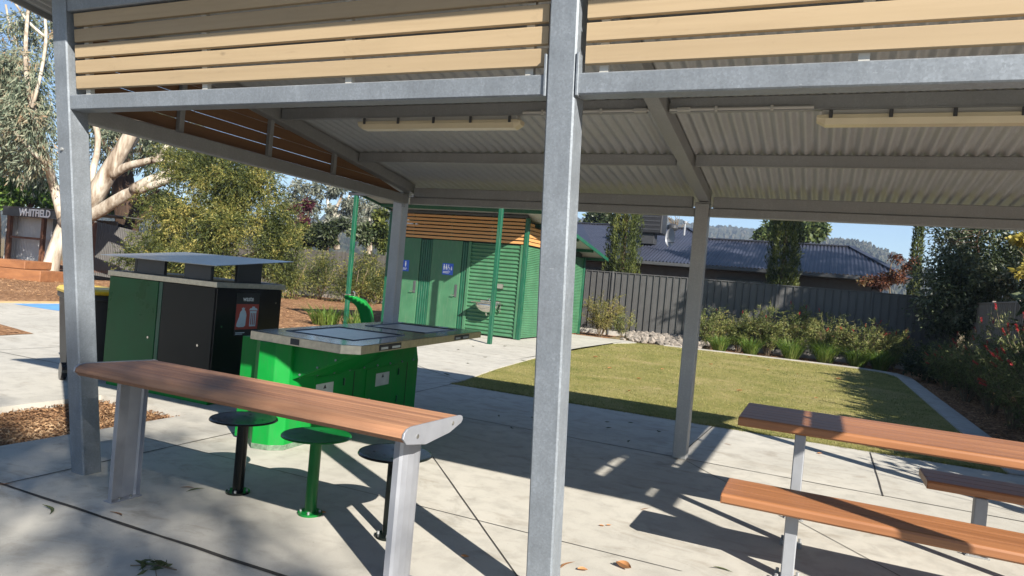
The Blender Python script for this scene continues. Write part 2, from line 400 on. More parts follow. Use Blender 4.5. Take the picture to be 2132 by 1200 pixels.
# foliage ------------------------------------------------------------
def unit(a): return a/np.maximum(np.linalg.norm(a, axis=1, keepdims=True), 1e-9)
def leaves(rng, cl, n, L, W, out=.5, droop=0., up=0., shell=2.2, jit=.35):
    """cl rows: x,y,z,rx,ry,rz ; n leaves in total; diamond-shaped leaf faces"""
    cl = np.asarray(cl, float); wt = (cl[:, 3]*cl[:, 4]*cl[:, 5])**.66; wt /= wt.sum()
    idx = rng.choice(len(cl), n, p=wt); d = unit(rng.normal(size=(n, 3))); r = rng.random(n)**(1/shell)
    p = cl[idx, :3]+d*r[:, None]*cl[idx, 3:]
    dr = unit(rng.normal(size=(n, 3))+out*2*d+np.array([0, 0, up-droop])*2)
    nn = unit(np.cross(dr, rng.normal(size=(n, 3)))); sd = np.cross(dr, nn)
    l = L*(1+jit*rng.normal(size=n)).clip(.4, 1.9)[:, None]; ww = W*(1+jit*rng.normal(size=n)).clip(.4, 1.9)[:, None]
    V = np.stack([p, p+dr*l*.45+sd*ww*.5+nn*l*.05, p+dr*l, p+dr*l*.45-sd*ww*.5+nn*l*.05], 1).reshape(-1, 3)
    return V, np.arange(n*4).reshape(-1, 4)
def clumps(rng, c, rad, k, size=(.28, .45), shell=.75, zmin=None, flat=.8):
    d = unit(rng.normal(size=(k, 3))); r = rng.random(k)**(1/3)*.35+shell*.65*rng.random(k)**.4
    p = np.array(c)+d*r[:, None]*np.array(rad)
    s = rng.uniform(*size, size=k)*np.mean(rad)
    o = np.concatenate([p, np.stack([s, s, s*flat], 1)], 1)
    if zmin is not None: o = o[o[:, 2]-o[:, 5] > zmin]
    return o
def sprays(rng, cl, n, per, L, W, slen, droop=.3, out=.8, shell=2.2):
    """leaves set in rows on short twigs"""
    cl = np.asarray(cl, float); wt = (cl[:, 3]*cl[:, 4]*cl[:, 5])**.66; wt /= wt.sum()
    idx = rng.choice(len(cl), n, p=wt); d = unit(rng.normal(size=(n, 3))); r = rng.random(n)**(1/shell)
    p = cl[idx, :3]+d*r[:, None]*cl[idx, 3:]
    ax = unit(rng.normal(size=(n, 3))*.8+out*d+np.array([0, 0, -droop])); t = rng.random((n, per))
    sl = slen*(.6+.8*rng.random(n))
    q = p[:, None, :]+ax[:, None, :]*(t*sl[:, None])[:, :, None]; q[:, :, 2] -= droop*.35*(t**2)*sl[:, None]
    q = q.reshape(-1, 3); axr = np.repeat(ax, per, 0); N = len(q)
    dr = unit(axr*1.1+unit(rng.normal(size=(N, 3)))*.9+np.array([0, 0, -droop*.5])); nn = unit(np.cross(dr, rng.normal(size=(N, 3)))); sd = np.cross(dr, nn)
    l = L*rng.uniform(.6, 1.35, (N, 1)); ww = W*rng.uniform(.7, 1.3, (N, 1))
    V = np.stack([q, q+dr*l*.45+sd*ww*.5, q+dr*l, q+dr*l*.45-sd*ww*.5], 1).reshape(-1, 3)
    return V, np.arange(N*4).reshape(-1, 4)
def blades(rng, n, c, rbase, h, wd, lean=.6, spread=None, curve=.5):
    a = rng.random(n)*2*PI; r = rbase*np.sqrt(rng.random(n))
    b = np.stack([c[0]+r*np.cos(a), c[1]+r*np.sin(a), np.full(n, c[2])], 1)
    a2 = a+rng.normal(size=n)*.5; hh = h*rng.uniform(.55, 1.15, n); ln = lean*rng.uniform(.1, 1.2, n)*hh
    o = np.stack([np.cos(a2), np.sin(a2), np.zeros(n)], 1); sd = np.stack([-np.sin(a2+.4*rng.normal(size=n)), np.cos(a2), np.zeros(n)], 1)
    m = b+o*(ln*.38)[:, None]; m[:, 2] += hh*.62; tp = b+o*ln[:, None]; tp[:, 2] += hh*(1-curve*.35*rng.random(n))
    V = np.stack([b-sd*wd*.5, b+sd*wd*.5, m+sd*wd*.45, m-sd*wd*.45, tp+sd*wd*.06, tp-sd*wd*.06], 1).reshape(-1, 3)
    k = np.arange(n)*6
    f = np.concatenate([np.stack([k, k+1, k+2, k+3], 1), np.stack([k+3, k+2, k+4, k+5], 1)])
    return V, f
def cat(*vf):
    V, Fc, o = [], [], 0
    for v, f in vf: V.append(v); Fc.append(f+o); o += len(v)
    return np.concatenate(V), np.concatenate(Fc)
def limb(rng, p0, p1, r0, r1, bow=.08, n=6):
    p0 = Vector(p0); p1 = Vector(p1); L = (p1-p0).length; pts = []; rd = []
    o = Vector(rng.normal(size=3))*bow*L
    for i in range(n):
        t = i/(n-1); pts.append(p0.lerp(p1, t)+o*math.sin(PI*t)+Vector(rng.normal(size=3))*.012*L*(0 < i < n-1)); rd.append(r0+(r1-r0)*t)
    return pts, rd

for _m in (GRNB, GRN): _m.node_tree.nodes['Principled BSDF'].inputs['Specular IOR Level'].default_value = .22
# ================================================================== SETTING
def flat(name, pts, z, mat, th=None, parent=None):
    m = MB()
    if th: m.prism(pts, 2, z-th, z)
    else: m.bm.faces.new([m.bm.verts.new((x, y, z)) for x, y in pts])
    o = m.build(name, mat, parent); o['kind'] = 'structure'; return o
flat("ground", [(-2500, -400), (2500, -400), (2500, 3000), (-2500, 3000)], -.16, SOIL)
flat("mulch_ground", [(-60, -12), (8, -12), (12, 9), (12, 27), (-60, 40)], -.07, MULCH)
LE = [(-4.92, 9.1), (-4.95, 9.6), (-5.25, 11.5), (-5.55, 14.4), (-5.72, 17.8), (-5.6, 20.5), (-5.2, 21.9)]
pm = MB()
pm.prism([(-5.6, -8), (7, -8), (7, 9.1), (-5.6, 9.1)], 2, -.14, 0)
pm.prism([(-17.8, -8), (-6.9, -8), (-6.9, 12.5), (-17.8, 12.5)], 2, -.14, 0)
pm.prism([(-6.9, 5.02), (-5.6, 5.02), (-5.6, 12.5), (-6.9, 12.5)], 2, -.14, 0)
pm.prism([(-5.6, 9.1)]+LE+[(-5.6, 22.3), (-5.6, 12.5)], 2, -.14, 0)
pm.prism([(-11.6, 12.5), (-5.6, 12.5), (-5.6, 22.3), (-11.6, 22.3)], 2, -.14, 0)
pav = pm.build("pavement", CONC); pav['kind'] = 'structure'
jm = MB()
def joint(p, q, wd=.012):
    p = Vector((p[0], p[1], 0)); q = Vector((q[0], q[1], 0)); d = (q-p).normalized(); s = Vector((-d.y, d.x, 0))
    n = max(2, int((q-p).length/.25)); pr = None; rr = random.Random(int(wd*1e5)+int(p.x*100))
    for i in range(n+1):
        c = p.lerp(q, i/n)+s*rr.uniform(-.15, .15)*wd; ww = wd*rr.uniform(.75, 1.25)
        a = jm.bm.verts.new((c.x+s.x*ww/2, c.y+s.y*ww/2, .004)); b = jm.bm.verts.new((c.x-s.x*ww/2, c.y-s.y*ww/2, .004))
        if pr: jm.bm.faces.new((pr[0], a, b, pr[1]))
        pr = (a, b)
joint((-9, 2.79), (6, 2.79), .024); joint((-4.7, 2.81), (-4.86, 9.05), .011); joint((-5.58, 7.08), (7, 6.92), .013)
joint((-2.98, 5.33), (-1.1, 3.2), .009); joint((-1.16, 7.15), (-1.1, 9.05), .012); joint((.67, 9.05), (.65, 6.98), .013)
joint((-1.05, 6.93), (1.6, 3.7), .008); joint((-4.9, 9.42), (-6.6, 10.6), .01); joint((-4.92, 9.4), (-5.58, 7.2), .009)
joint((-5.3, 4.15), (-.6, 4.15), .006); joint((-17.7, 5.9), (-7, 5.9), .012); joint((-10.4, -4), (-10.4, 12.4), .012)
joint((-5.62, 13), (-11.5, 13), .012); joint((-5.62, 15.9), (-11.5, 15.9), .012); joint((3.2, -7), (3.2, 9), .012)
j = jm.build("pavement_joint", JOINT); j['kind'] = 'structure'
# mulch on the strip beside the posts and the little triangular bed
flat("mulch_bed", [(-12.0, 7.42), (-13.0, 7.62), (-15.5, 8.1), (-15.5, 6.0), (-11.9, 6.85)], .008, MULCH)
flat("blue_ground_paint", [(-17.5, 10.3), (-17.6, 12.4), (-13, 12.4), (-15.4, 10.75), (-15.9, 10.3)], .004, BLUEP)
flat("path_edge", [(-18.25, 7), (-17.82, 7), (-17.82, 12.6), (-18.25, 12.6)], .01, YELP, .15)
# lawn, kerb
lw = [(-4.9, 9.11)]+[(x+.01, y) for x, y in LE[1:]]+[(-4.4, 22.15), (-3.3, 22.25), (0, 22.35), (1.2, 22.2), (1.8, 21.7), (2.0, 20.8), (2.02, 9.11)]
flat("lawn", lw, -.012, LAWN, .12)
kb = MB()
kin = [(2.02, 9.11), (2.0, 20.8), (1.8, 21.7), (1.2, 22.2), (0, 22.35), (-3.3, 22.25), (-4.4, 22.15)]
kot = [(2.36, 9.11), (2.34, 20.9), (2.1, 21.95), (1.35, 22.5), (0, 22.55), (-3.3, 22.45), (-4.4, 22.33)]
for i in range(len(kin)-1):
    kb.prism([kin[i], kot[i], kot[i+1], kin[i+1]], 2, -.14, .012)
k = kb.build("kerb", CONC2); k['kind'] = 'structure'
rng = np.random.default_rng(11)
# grass blades over the lawn, denser near the viewer
def lawn_pts(n):
    y = 9.11+(rng.random(n)**1.7)*13.0; x = rng.uniform(-5.7, 2.0, n)
    le = np.array(LE); xl = np.interp(y, le[:, 1], le[:, 0]); ok = (x > xl+.01) & (y < 22.1)
    return x[ok], y[ok]
gx, gy = lawn_pts(52000); n = len(gx)
h = rng.uniform(.012, .032, n); a = rng.random(n)*2*PI; wd = .006+.0007*(gy-9)
b = np.stack([gx, gy, np.full(n, -.014)], 1); sd = np.stack([np.cos(a), np.sin(a), np.zeros(n)], 1)*wd[:, None]/2
tp = b+np.stack([rng.normal(size=n)*.012, rng.normal(size=n)*.012, h], 1)
o = part_np("lawn_grass", np.stack([b-sd, b+sd, tp], 1).reshape(-1, 3), np.arange(n*3).reshape(-1, 3), L_LAW)
tagp(o, "short yellowish green mown grass growing over the lawn behind the shelter", "grass", kind='stuff')
# ragged edge grass along the slab
n = 5000; x = rng.uniform(-4.9, 2.0, n); b = np.stack([x, 9.1+rng.normal(size=n)*.035+.02, np.full(n, -.01)], 1); a = rng.random(n)*2*PI
sd = np.stack([np.cos(a), np.sin(a), np.zeros(n)], 1)*.003; tp = b+np.stack([rng.normal(size=n)*.02, -rng.random(n)*.05, rng.uniform(.01, .05, n)], 1)
o = part_np("edge_grass", np.stack([b-sd, b+sd, tp], 1).reshape(-1, 3), np.arange(n*3).reshape(-1, 3), L_LAW)
tagp(o, "ragged grass edge creeping over the rim of the concrete slab", "grass", kind='stuff')
# chips
def chips(name, n, fx, fy, z, label, s=(.012, .05)):
    x = fx(n); y = fy(n); c = np.stack([x, y, z+rng.random(n)*.035], 1)
    d = unit(rng.normal(size=(n, 3))*np.array([1, 1, .35])); q = unit(np.cross(d, rng.normal(size=(n, 3))+np.array([0, 0, 2.])))
    l = rng.uniform(*s, n)[:, None]; w_ = rng.uniform(.005, .012, n)[:, None]
    V = np.stack([c-d*l/2-q*w_/2, c+d*l/2-q*w_/2, c+d*l/2+q*w_/2, c-d*l/2+q*w_/2], 1).reshape(-1, 3)
    o = part_np(name, V, np.arange(n*4).reshape(-1, 4), CHIP); tagp(o, label, "mulch", kind='stuff')
U = rng.uniform
chips("wood_chips", 9000, lambda n: U(-6.9, -5.6, n), lambda n: U(2.6, 5.02, n), -.07, "brown wood chip mulch in the sunken strip beside the corner post")
chips("wood_chips", 9000, lambda n: U(-30, -11.7, n), lambda n: U(12.5, 20, n), -.065, "sunlit brown wood chips spread behind the bins and around the trees", (.03, .10))
chips("bark_mulch", 6000, lambda n: U(2.36, 4.4, n), lambda n: U(9, 22, n), -.07, "dark shaded mulch of the garden bed beside the right kerb", (.02, .06))
chips("garden_mulch", 4000, lambda n: U(-4.5, 2.4, n), lambda n: U(22.5, 25, n), -.07, "leaf litter under the shrubs along the charcoal fence", (.02, .08))

# ================================================================== SHELTER
K, YF, W_ = .126, 3.209, .135
XL, XM, XR, YR = -4.52, -1.07, 2.382, 6.967
def fy(z, off=0): return YF-K*z+off
def rb(y): return 2.55+.131*(6.97-y)              # underside of the rafters
SH = thing("picnic_shelter", "open galvanised steel picnic shelter with pale slatted front and corrugated roof", "shelter", (-1.07, 5.0, 0))
def raked(x1, zt, w=W_):
    m = MB(); x0 = x1-w; b = .008
    def ring(z):
        y0 = fy(z); y1 = y0+w
        return [(x0+b, y0, z), (x1-b, y0, z), (x1, y0+b, z), (x1, y1-b, z), (x1-b, y1, z), (x0+b, y1, z), (x0, y1-b, z), (x0, y0+b, z)]
    return m.poly([ring(0), ring(zt)])
for x in (XL, XM, XR): raked(x, 3.17).build("post", GALV, SH)
for x in (XL-.085, XM, XR):
    m = MB(); m.box(x-W_, x, YR, YR+W_, 0, 2.53, .008); p = m.build("post", GALVP if x < -3 else GALVR, SH)
    m = MB(); m.box(x-W_-.004, x+.004, YR-.004, YR+W_+.004, 2.531, 2.541, .001); m.build("cap", GALVD, p)
# bolt and inspection plate on posts
m = MB(); m.tube([(-4.6, fy(2.2)-.012, 2.2), (-4.6, fy(2.2)+.01, 2.2)], .011, 8); m.build("bolt", GALVD, SH)
m = MB(); m.box(XL-W_+.045, XL-.045, YR-.012, YR-.002, 2.36, 2.42, .002); m.build("junction_box", GALVD, SH)
# front beams, lower and eave
def rakedbar(x0, x1, z0, z1, o0, o1, name, mat, parent=SH, bev=True):
    m = MB(); b = .006
    pts = [(fy(z0, o0), z0+b), (fy(z1, o0), z1-b), (fy(z1, o0+b), z1), (fy(z1, o1-b), z1), (fy(z1, o1), z1-b), (fy(z0, o1), z0+b), (fy(z0, o1-b), z0), (fy(z0, o0+b), z0)]
    m.prism(pts, 0, x0, x1); return m.build(name, mat, parent)
bays = [(XL+.002, XM-W_-.002), (XM+.002, XR-W_-.002)]
for a, b in bays:
    bm_ = rakedbar(a, b, 2.452, 2.545, .008, .10, "front_beam", GALV)
    for xa, xb in ((a+.001, a+.013), (b-.013, b-.001)):
        if xa < XL+.2 or xb > XR-.2: continue
        m = MB(); m.prism([(fy(2.44, -.004), 2.446), (fy(2.63, -.004), 2.63), (fy(2.63, .05), 2.63), (fy(2.44, .05), 2.446)], 0, xa, xb, .002)
        m.build("cleat", GALV, bm_)
    rakedbar(a, b, 3.06, 3.16, .012, .09, "eave_beam", GALV)
    m = MB()
    for i in range(5):
        z0 = 2.588+i*.0965; z1 = z0+.079
        m.prism([(fy(z0, .034), z0+.003), (fy(z1, .034), z1-.003), (fy(z1, .037), z1), (fy(z1, .056), z1), (fy(z0, .056), z0), (fy(z0, .037), z0)], 0, a+.03, b-.012)
    sc = m.build("slat_screen", SLAT, SH)
    for i in range(4):
        x = a+.09+(b-a-.22)*i/3
        m = MB(); m.prism([(fy(2.55, .058), 2.55), (fy(3.06, .058), 3.055), (fy(3.06, .088), 3.055), (fy(2.55, .088), 2.55)], 0, x, x+.04)
        m.build("batten", PVC, sc)
# rear beam + rear purlin
for a, b in bays:
    m = MB(); m.box(a, b, YR+.015, YR+.10, 2.405, 2.486, .006); m.build("rear_beam", GALVD, SH)
    m = MB(); m.box(a+.03, b-.03, YR+.035, YR+.10, 2.488, 2.60, .005); m.build("purlin", GALVD, SH)
    for y in (4.77, 5.93, 3.62):
        z1 = rb(y)+.113; m = MB(); xa, xb = a+.012, b-.012
        m.box(xa, xb, y, y+.055, z1-.094, z1, .004)
        # lip of the C-section
        m.box(xa, xb, y-.006, y+.012, z1-.098, z1-.089, .001)
        m.build("purlin", GALVD, SH)
# rafters
for x in (XL, XM, XR):
    m = MB(); xa, xb = x-.105, x-.002
    y0, y1 = 2.93, YR+.12
    m.prism([(y0, rb(y0)), (y1, rb(y1)), (y1, rb(y1)+.113), (y0, rb(y0)+.113)], 0, xa, xb, .004); m.build("rafter", GALVD, SH)
# tie beams at both gables with slats between tie and rafter
for x in (XL, XR):
    xa, xb = x-.10, x-.01
    m = MB(); m.box(xa, xb, fy(2.43, W_)-.005, YR, 2.40, 2.505, .006); m.build("tie_beam", GALVD, SH)
    m = MB()
    for i in range(5):
        if x == XR and i == 3: continue  # row left out of the right gable to let sun patches onto the paving
        z0 = 2.525+i*.0965; z1 = z0+.090+(.046 if x == XR and i == 2 else 0)
        ye = 6.97-(z1-2.55+.0)/.131+.02
        y0 = fy(z0, W_+.01)
        if ye-y0 < .3: continue
        zz = min(z1, rb(y0))
        m.prism([(y0, z0), (min(6.93, 6.97-(z0-2.55)/.131), z0), (min(6.93, 6.97-(z1-2.55)/.131), z1), (y0, z1)], 0, x-.115, x-.095)
    sc = m.build("gable_slats", SLATD, SH)
    for y in (3.78, 4.72, 5.62)+((3.35, 4.25) if x == XR else ()):  # extra right gable studs added to split up the sun patches
        m = MB(); m.box(x-.092, x-.05, y, y+.045, 2.507, rb(y)+.06, .003); m.build("gable_stud", GALVD, SH)
# roof sheet
def rf(u, v, hgt): return (u, v, rb(v)+.113+.0165+hgt+(.0))
V, Fc = sheet(-5.12, 2.53, 2.50, 7.66, rf, .095, .0165, 10, 8)
V2 = V.copy(); V2[:, 2] += .0025
part_np("roof_sheet", *cat((V, Fc), (V2, Fc)), ROOFZ, SH, True)
m = MB()
m.box(-5.12, 2.53, 2.485, 2.498, rb(2.49)+.112, rb(2.49)+.145, .002)
for x in (-5.14, 2.53): m.prism([(2.485, rb(2.485)+.09), (7.66, rb(7.66)+.09), (7.66, rb(7.66)+.15), (2.485, rb(2.485)+.15)], 0, x, x+.018)
m.build("barge_trim", GALVD, SH)
# light fittings under the second purlin
def light(x0, x1, label):
    t = thing("batten_light", label, "light fitting", (x0, 4.80, 2.80), 0, "batten lights under the shelter roof")
    zt = rb(4.77)+.017
    m = MB(); m.box(x0+.03, x1-.03, 4.765, 4.845, zt-.038, zt, .006); m.build("housing", PVC, t)
    m = MB(); pr = [(4.745, zt-.038), (4.865, zt-.038), (4.865, zt-.062), (4.845, zt-.098), (4.765, zt-.098), (4.745, zt-.062)]
    c = Vector((0, 4.805, zt-.065))
    rings = []
    for x, s in ((x0, .55), (x0+.05, 1), (x1-.05, 1), (x1, .55)):
        rings.append([(x, c.y+(p[0]-c.y)*(.75+.25*(s == 1)), (p[1] if p[1] > zt-.06 else zt-.04+(p[1]-zt+.04)*s)) for p in pr])
    m.poly(rings); m.build("diffuser", CREAM, t)
    n = 5
    for i in range(n):
        x = x0+.07+(x1-x0-.16)*i/(n-1); m = MB(); m.box(x, x+.022, 4.735, 4.744, zt-.062, zt-.012, .002)
        m.build("clip", DGREY, t)
light(-3.66, -2.17, "long cream batten light under the left bay of the shelter roof")
light(-.12, 1.37, "long cream batten light under the right bay, cut off by the photo's edge")
m = MB(); zc = rb(4.77)+.03
m.tube([(-2.15, 4.755, zc), (-1.19, 4.755, zc)], .010, 8); m.tube([(-1.05, 4.755, zc), (-.14, 4.755, zc)], .010, 8)
for x in (-2.0, -1.55, -.75, -.4): m.box(x, x+.018, 4.74, 4.76, zc-.016, zc+.016, .002)
for x in (-1.3, -1.0): m.box(x, x+.09, 4.74, 4.765, zc-.013, zc+.012, .003)
o = m.build("conduit", PVC); tagp(o, "thin grey electrical conduit clipped along a roof purlin between the two lights", "conduit")

# ================================================================== COUNTER + STOOLS
CT = thing("counter_table", "long narrow timber bar counter with grey metal ends standing beside three stools", "counter table", (-2.9, 3.07, 0))
top = [(2.772, .822), (2.778, .842), (2.80, .858), (2.835, .865)]
for g in (2.93, 3.03, 3.13, 3.23): top += [(g-.003, .8655-(g-2.835)*.03), (g, .8585-(g-2.835)*.03), (g+.003, .8655-(g-2.835)*.03)]
top += [(3.325, .852), (3.342, .845), (3.348, .832), (3.335, .818)]
prof = top+[(3.22, .786), (2.98, .766), (2.80, .796)]
X0, X1 = -4.06, -1.722
m = MB(); m.prism(prof, 0, X0, X1); m.build("countertop", CTIMB, CT)
endp = [(2.766, .82), (2.772, .846), (2.797, .864), (2.835, .870), (3.325, .857), (3.347, .849), (3.355, .832), (3.338, .813), (3.22, .780), (2.98, .760), (2.80, .789)]
for xa, xb in ((X0-.012, X0-.0005), (X1+.0005, X1+.012)):
    m = MB(); m.prism(endp, 0, xa, xb, .002); e = m.build("end_cap", ALU, CT)
    for y, z in ((2.89, .815), (3.24, .826)):
        xx = xb if xb > X1 else xa
        m = MB(); m.tube([(xx-.004, y, z), (xx+.004, y, z)], .011, 10); m.build("bolt", STEEL, e)
def cleg(xw, s):
    # curved channel: web at xw, flanges pointing to -s
    pts = []; y0, y1 = 2.97, 3.17; d = .045
    outer = [(0, y0+.02), (.006, y0+.006), (-.006*0+.0, y0)]
    pts = [(xw, y0+.015), (xw+s*.010, y0+.05), (xw+s*.014, (y0+y1)/2), (xw+s*.010, y1-.05), (xw, y1-.015), (xw-s*.012, y1), (xw-s*d, y1), (xw-s*d, y1-.006), (xw-s*.016, y1-.008),
           (xw-s*.008, y1-.02), (xw-s*.002, (y0+y1)/2), (xw-s*.008, y0+.02), (xw-s*.016, y0+.008), (xw-s*d, y0+.006), (xw-s*d, y0), (xw-s*.012, y0)]
    m = MB(); m.prism(pts, 2, .006, .775); return m.build("leg", ALU, CT)
for xw, s in ((-3.895, -1), (-1.84, 1)):
    if s < 0:
        l = cleg(-3.955, -1)
    else: l = cleg(-1.84, 1)
    xc = -3.917 if s < 0 else -1.84
    m = MB(); m.box(xc-.058, xc+.022, 2.965, 3.175, 0, .006, .001); bp = m.build("base_plate", ALU, l)
    for y in (3.03, 3.11):
        m = MB(); m.cyl(xc+.002, y, .006, .02, .009, 6); m.build("anchor_bolt", STEEL, l)
def stool(x, y, paint, label):
    t = thing("bar_stool", label, "stool", (x, y, 0), 0, "bar stools along the counter")
    m = MB(); m.cyl(x, y, .012, .485, .037, 24); m.build("post", paint, t, auto=40)
    m = MB(); m.cyl(x, y, 0, .014, .078, 28); b = m.build("base_flange", paint, t, auto=40)
    for k in range(4):
        m = MB(); m.cyl(x+.06*math.cos(k*PI/2+.5), y+.06*math.sin(k*PI/2+.5), .013, .03, .008, 6); m.build("anchor_bolt", GALVD, b)
    # dished disc with real slots
    rs = [0.001, .045, .075, .088, .12, .133, .165, .178, .205, .217, .222]; na = 96
    V = []; Fc = []
    zt = lambda r: .505+.006*min(1, (r/.2))**2-(.010 if r > .2175 else 0)
    for L, dz in ((0, 0), (1, -.008)):
        for r in rs:
            for i in range(na): V.append((x+r*math.cos(2*PI*i/na), y+r*math.sin(2*PI*i/na), zt(r)+dz*(r < .2175)))
    nr = len(rs)
    def hole(j, i):
        if j == 2: return (i % 32) in (2, 3, 4)
        if j == 4: return (i % 24) in (6, 7)
        if j == 6: return False
        return False
    for L in (0, 1):
        for jx in range(nr-1):
            for i in range(na):
                if hole(jx, i): continue
                a = L*nr*na+jx*na+i; b2 = L*nr*na+jx*na+(i+1) % na
                q = (a, b2, b2+na, a+na); Fc.append(q if L == 0 else q[::-1])
    for i in range(na):
        a = (nr-1)*na+i; b2 = (nr-1)*na+(i+1) % na; Fc.append((a, b2, b2+nr*na, a+nr*na))
    part_np("seat", np.array(V), np.array(Fc), paint, t, True)
    m = MB(); m.cyl(x, y, .485, .497, .07, 20); m.build("seat_bracket", paint, t)
STB = m_plain("stool_black", (.005, .007, .006), .24, 0, .3, 5, .3, .02)
STG = m_plain("stool_green", (.003, .115, .02), .28, 0, .2, 5, .35, .02)
stool(-3.50, 3.60, STB, "black round stool nearest the left leg of the counter")
stool(-2.86, 3.58, STG, "green round stool, the middle one behind the counter")
stool(-2.25, 3.56, STB, "black round stool half hidden behind the right leg of the counter")

# ================================================================== PICNIC TABLE + BENCHES
def plankprof(y0, y1, z, n, nose=.045):
    p = [(y0+.012, z-nose), (y0, z-nose+.012), (y0, z-.016), (y0+.006, z-.004), (y0+.016, z)]
    wd = (y1-y0)/n
    for i in range(1, n):
        g = y0+wd*i; p += [(g-.005, z), (g-.003, z-.012), (g+.003, z-.012), (g+.005, z)]
    return p+[(y1-.016, z), (y1-.006, z-.004), (y1, z-.016), (y1, z-nose+.012), (y1-.012, z-nose)]
def slab(name, x0, x1, y0, y1, z, n, parent, nose=.05, cap=True):
    m = MB(); m.prism(plankprof(y0, y1, z, n, nose), 0, x0, x1); o = m.build(name, TTIMB, parent)
    if cap:
        for xa, xb in ((x0-.006, x0-.0005), (x1+.0005, x1+.006)):
            m = MB(); m.prism([(y0+.002, z-nose+.002), (y0+.002, z-.012), (y0+.016, z-.002), (y1-.016, z-.002), (y1-.002, z-.012), (y1-.002, z-nose+.002)], 0, xa, xb, .0015); m.build("end_cap", TTIMB, o)
    m = MB()
    return o
def sqleg(x, y, h, parent, w=.068):
    m = MB(); m.box(x, x+w, y, y+w, .008, h, .006); l = m.build("leg", ALUW, parent)
    m = MB(); m.box(x-.035, x+w+.035, y-.03, y+w+.03, 0, .008, .002); m.build("base_plate", GALVD, l)
    for a, b in ((-.02, -.016), (w+.02, -.016), (-.02, w+.016), (w+.02, w+.016)):
        m = MB(); m.cyl(x+a, y+b, .007, .034, .010, 6); m.build("anchor_bolt", GALVD, l)
T1 = thing("picnic_table", "timber plank picnic table on slim grey legs, its left end in shade", "picnic table", (.75, 5.43, 0))
slab("tabletop", -.44, 1.98, 5.03, 5.83, .81, 6, T1, .062)
for x in (-.078, 1.55):
    sqleg(x, 5.055, .748, T1); sqleg(x, 5.70, .748, T1)
    m = MB(); m.box(x+.01, x+.058, 5.10, 5.76, .725, .747, .003); m.build("cross_rail", ALUW, T1)
B1 = thing("bench_seat", "timber plank bench on the near side of the picnic table", "bench", (.6, 4.47, 0), 0, "benches beside the picnic table")
slab("seat", -.43, 1.75, 4.26, 4.69, .468, 3, B1, .06)
for x in (-.078, 1.4): sqleg(x, 4.40, .407, B1, .072)
B2 = thing("bench_seat", "timber plank bench on the far side of the table, set back to the right", "bench", (1.8, 5.93, 0), 0, "benches beside the picnic table")
slab("seat", .80, 2.75, 5.70, 6.14, .462, 3, B2, .06)
for x in (1.085, 2.4): sqleg(x, 5.70, .401, B2, .078)

# ================================================================== WASTE ENCLOSURE
WX0, WX1, WY0, WY1 = -7.46, -5.80, 5.42, 6.40
WE = thing("waste_enclosure", "boxy green and black waste bin enclosure under a flat raised steel lid", "bin enclosure", (-6.63, 5.9, 0))
m = MB(); m.box(WX0+.03, WX1-.03, WY0+.03, WY1-.03, 0, .14, .004); m.build("plinth", GRN, WE)
m = MB(); m.box(WX0+.01, WX1-.01, WY0+.012, WY1-.01, .141, 1.255, .004); m.build("body", BLKM, WE)
m = MB(); m.box(WX0, -6.665, WY0-.004, WY0+.01, .10, 1.25, .003); d = m.build("door_panel", GRNB, WE); d['label'] = "green front door panel"
m = MB(); m.box(-6.655, -6.60, WY0-.002, WY0+.01, .10, 1.25, .003); m.build("frame_strip", GRNP, WE)
m = MB(); m.box(-6.59, WX1-.012, WY0-.004, WY0+.01, .10, 1.25, .003); d = m.build("door_panel", m_plain("dark_panel", (.011, .012, .012), .35, .0, .12, 3, .2, .02), WE); d['label'] = "black front door panel"
for x in (-6.76, -6.0):
    m = MB(); m.tube([(x+.0, WY0-.01, .62), (x, WY0+.004, .62)], .014, 10); m.build("lock", STEEL, WE)
m = MB(); m.box(WX1-.012, WX1+.004, WY0+.01, WY1-.01, .10, 1.25, .003); d = m.build("side_panel", BLK, WE); d['label'] = "glossy black side panel"
for y, z in ((5.52, .84), (5.66, .22), (5.78, .25), (6.3, 1.1)):
    m = MB(); m.tube([(WX1+.002, y, z), (WX1+.010, y, z)], .012, 8); m.build("rivet", STEEL, d)
m = MB(); m.box(WX0-.022, WX1+.022, WY0-.022, WY1+.022, 1.257, 1.315, .003); m.build("top_band", STEELB, WE)
m = MB(); m.box(WX0+.02, WX1-.02, WY0+.02, WY1-.02, 1.316, 1.322, .001); m.build("top_plate", CHAR, WE)
for x, x2, y, y2 in ((-7.073, -6.638, 5.45, 5.49), (-6.329, -5.933, 5.45, 5.49), (-5.87, -5.83, 5.72, 6.08), (-7.44, -7.40, 5.7, 6.1)):
    zt_ = lambda yy: 1.479+(yy-5.35)*.0983
    m = MB(); m.prism([(y, 1.323), (y2, 1.323), (y2, zt_(y2)), (y, zt_(y))], 0, x, x2, .002); m.build("lid_support", CHAR, WE)
m = MB()
a = (-7.56, -5.75, 5.35, 6.50)
m.poly([[(a[0], a[2], 1.481), (a[1], a[2], 1.481), (a[1], a[3], 1.594), (a[0], a[3], 1.594)], [(a[0], a[2], 1.488), (a[1], a[2], 1.488), (a[1], a[3], 1.601), (a[0], a[3], 1.601)]])
m.build("lid", m_plain("lid_steel", (.28, .30, .33), .28, .75, .1, 3, .5, .02), WE)
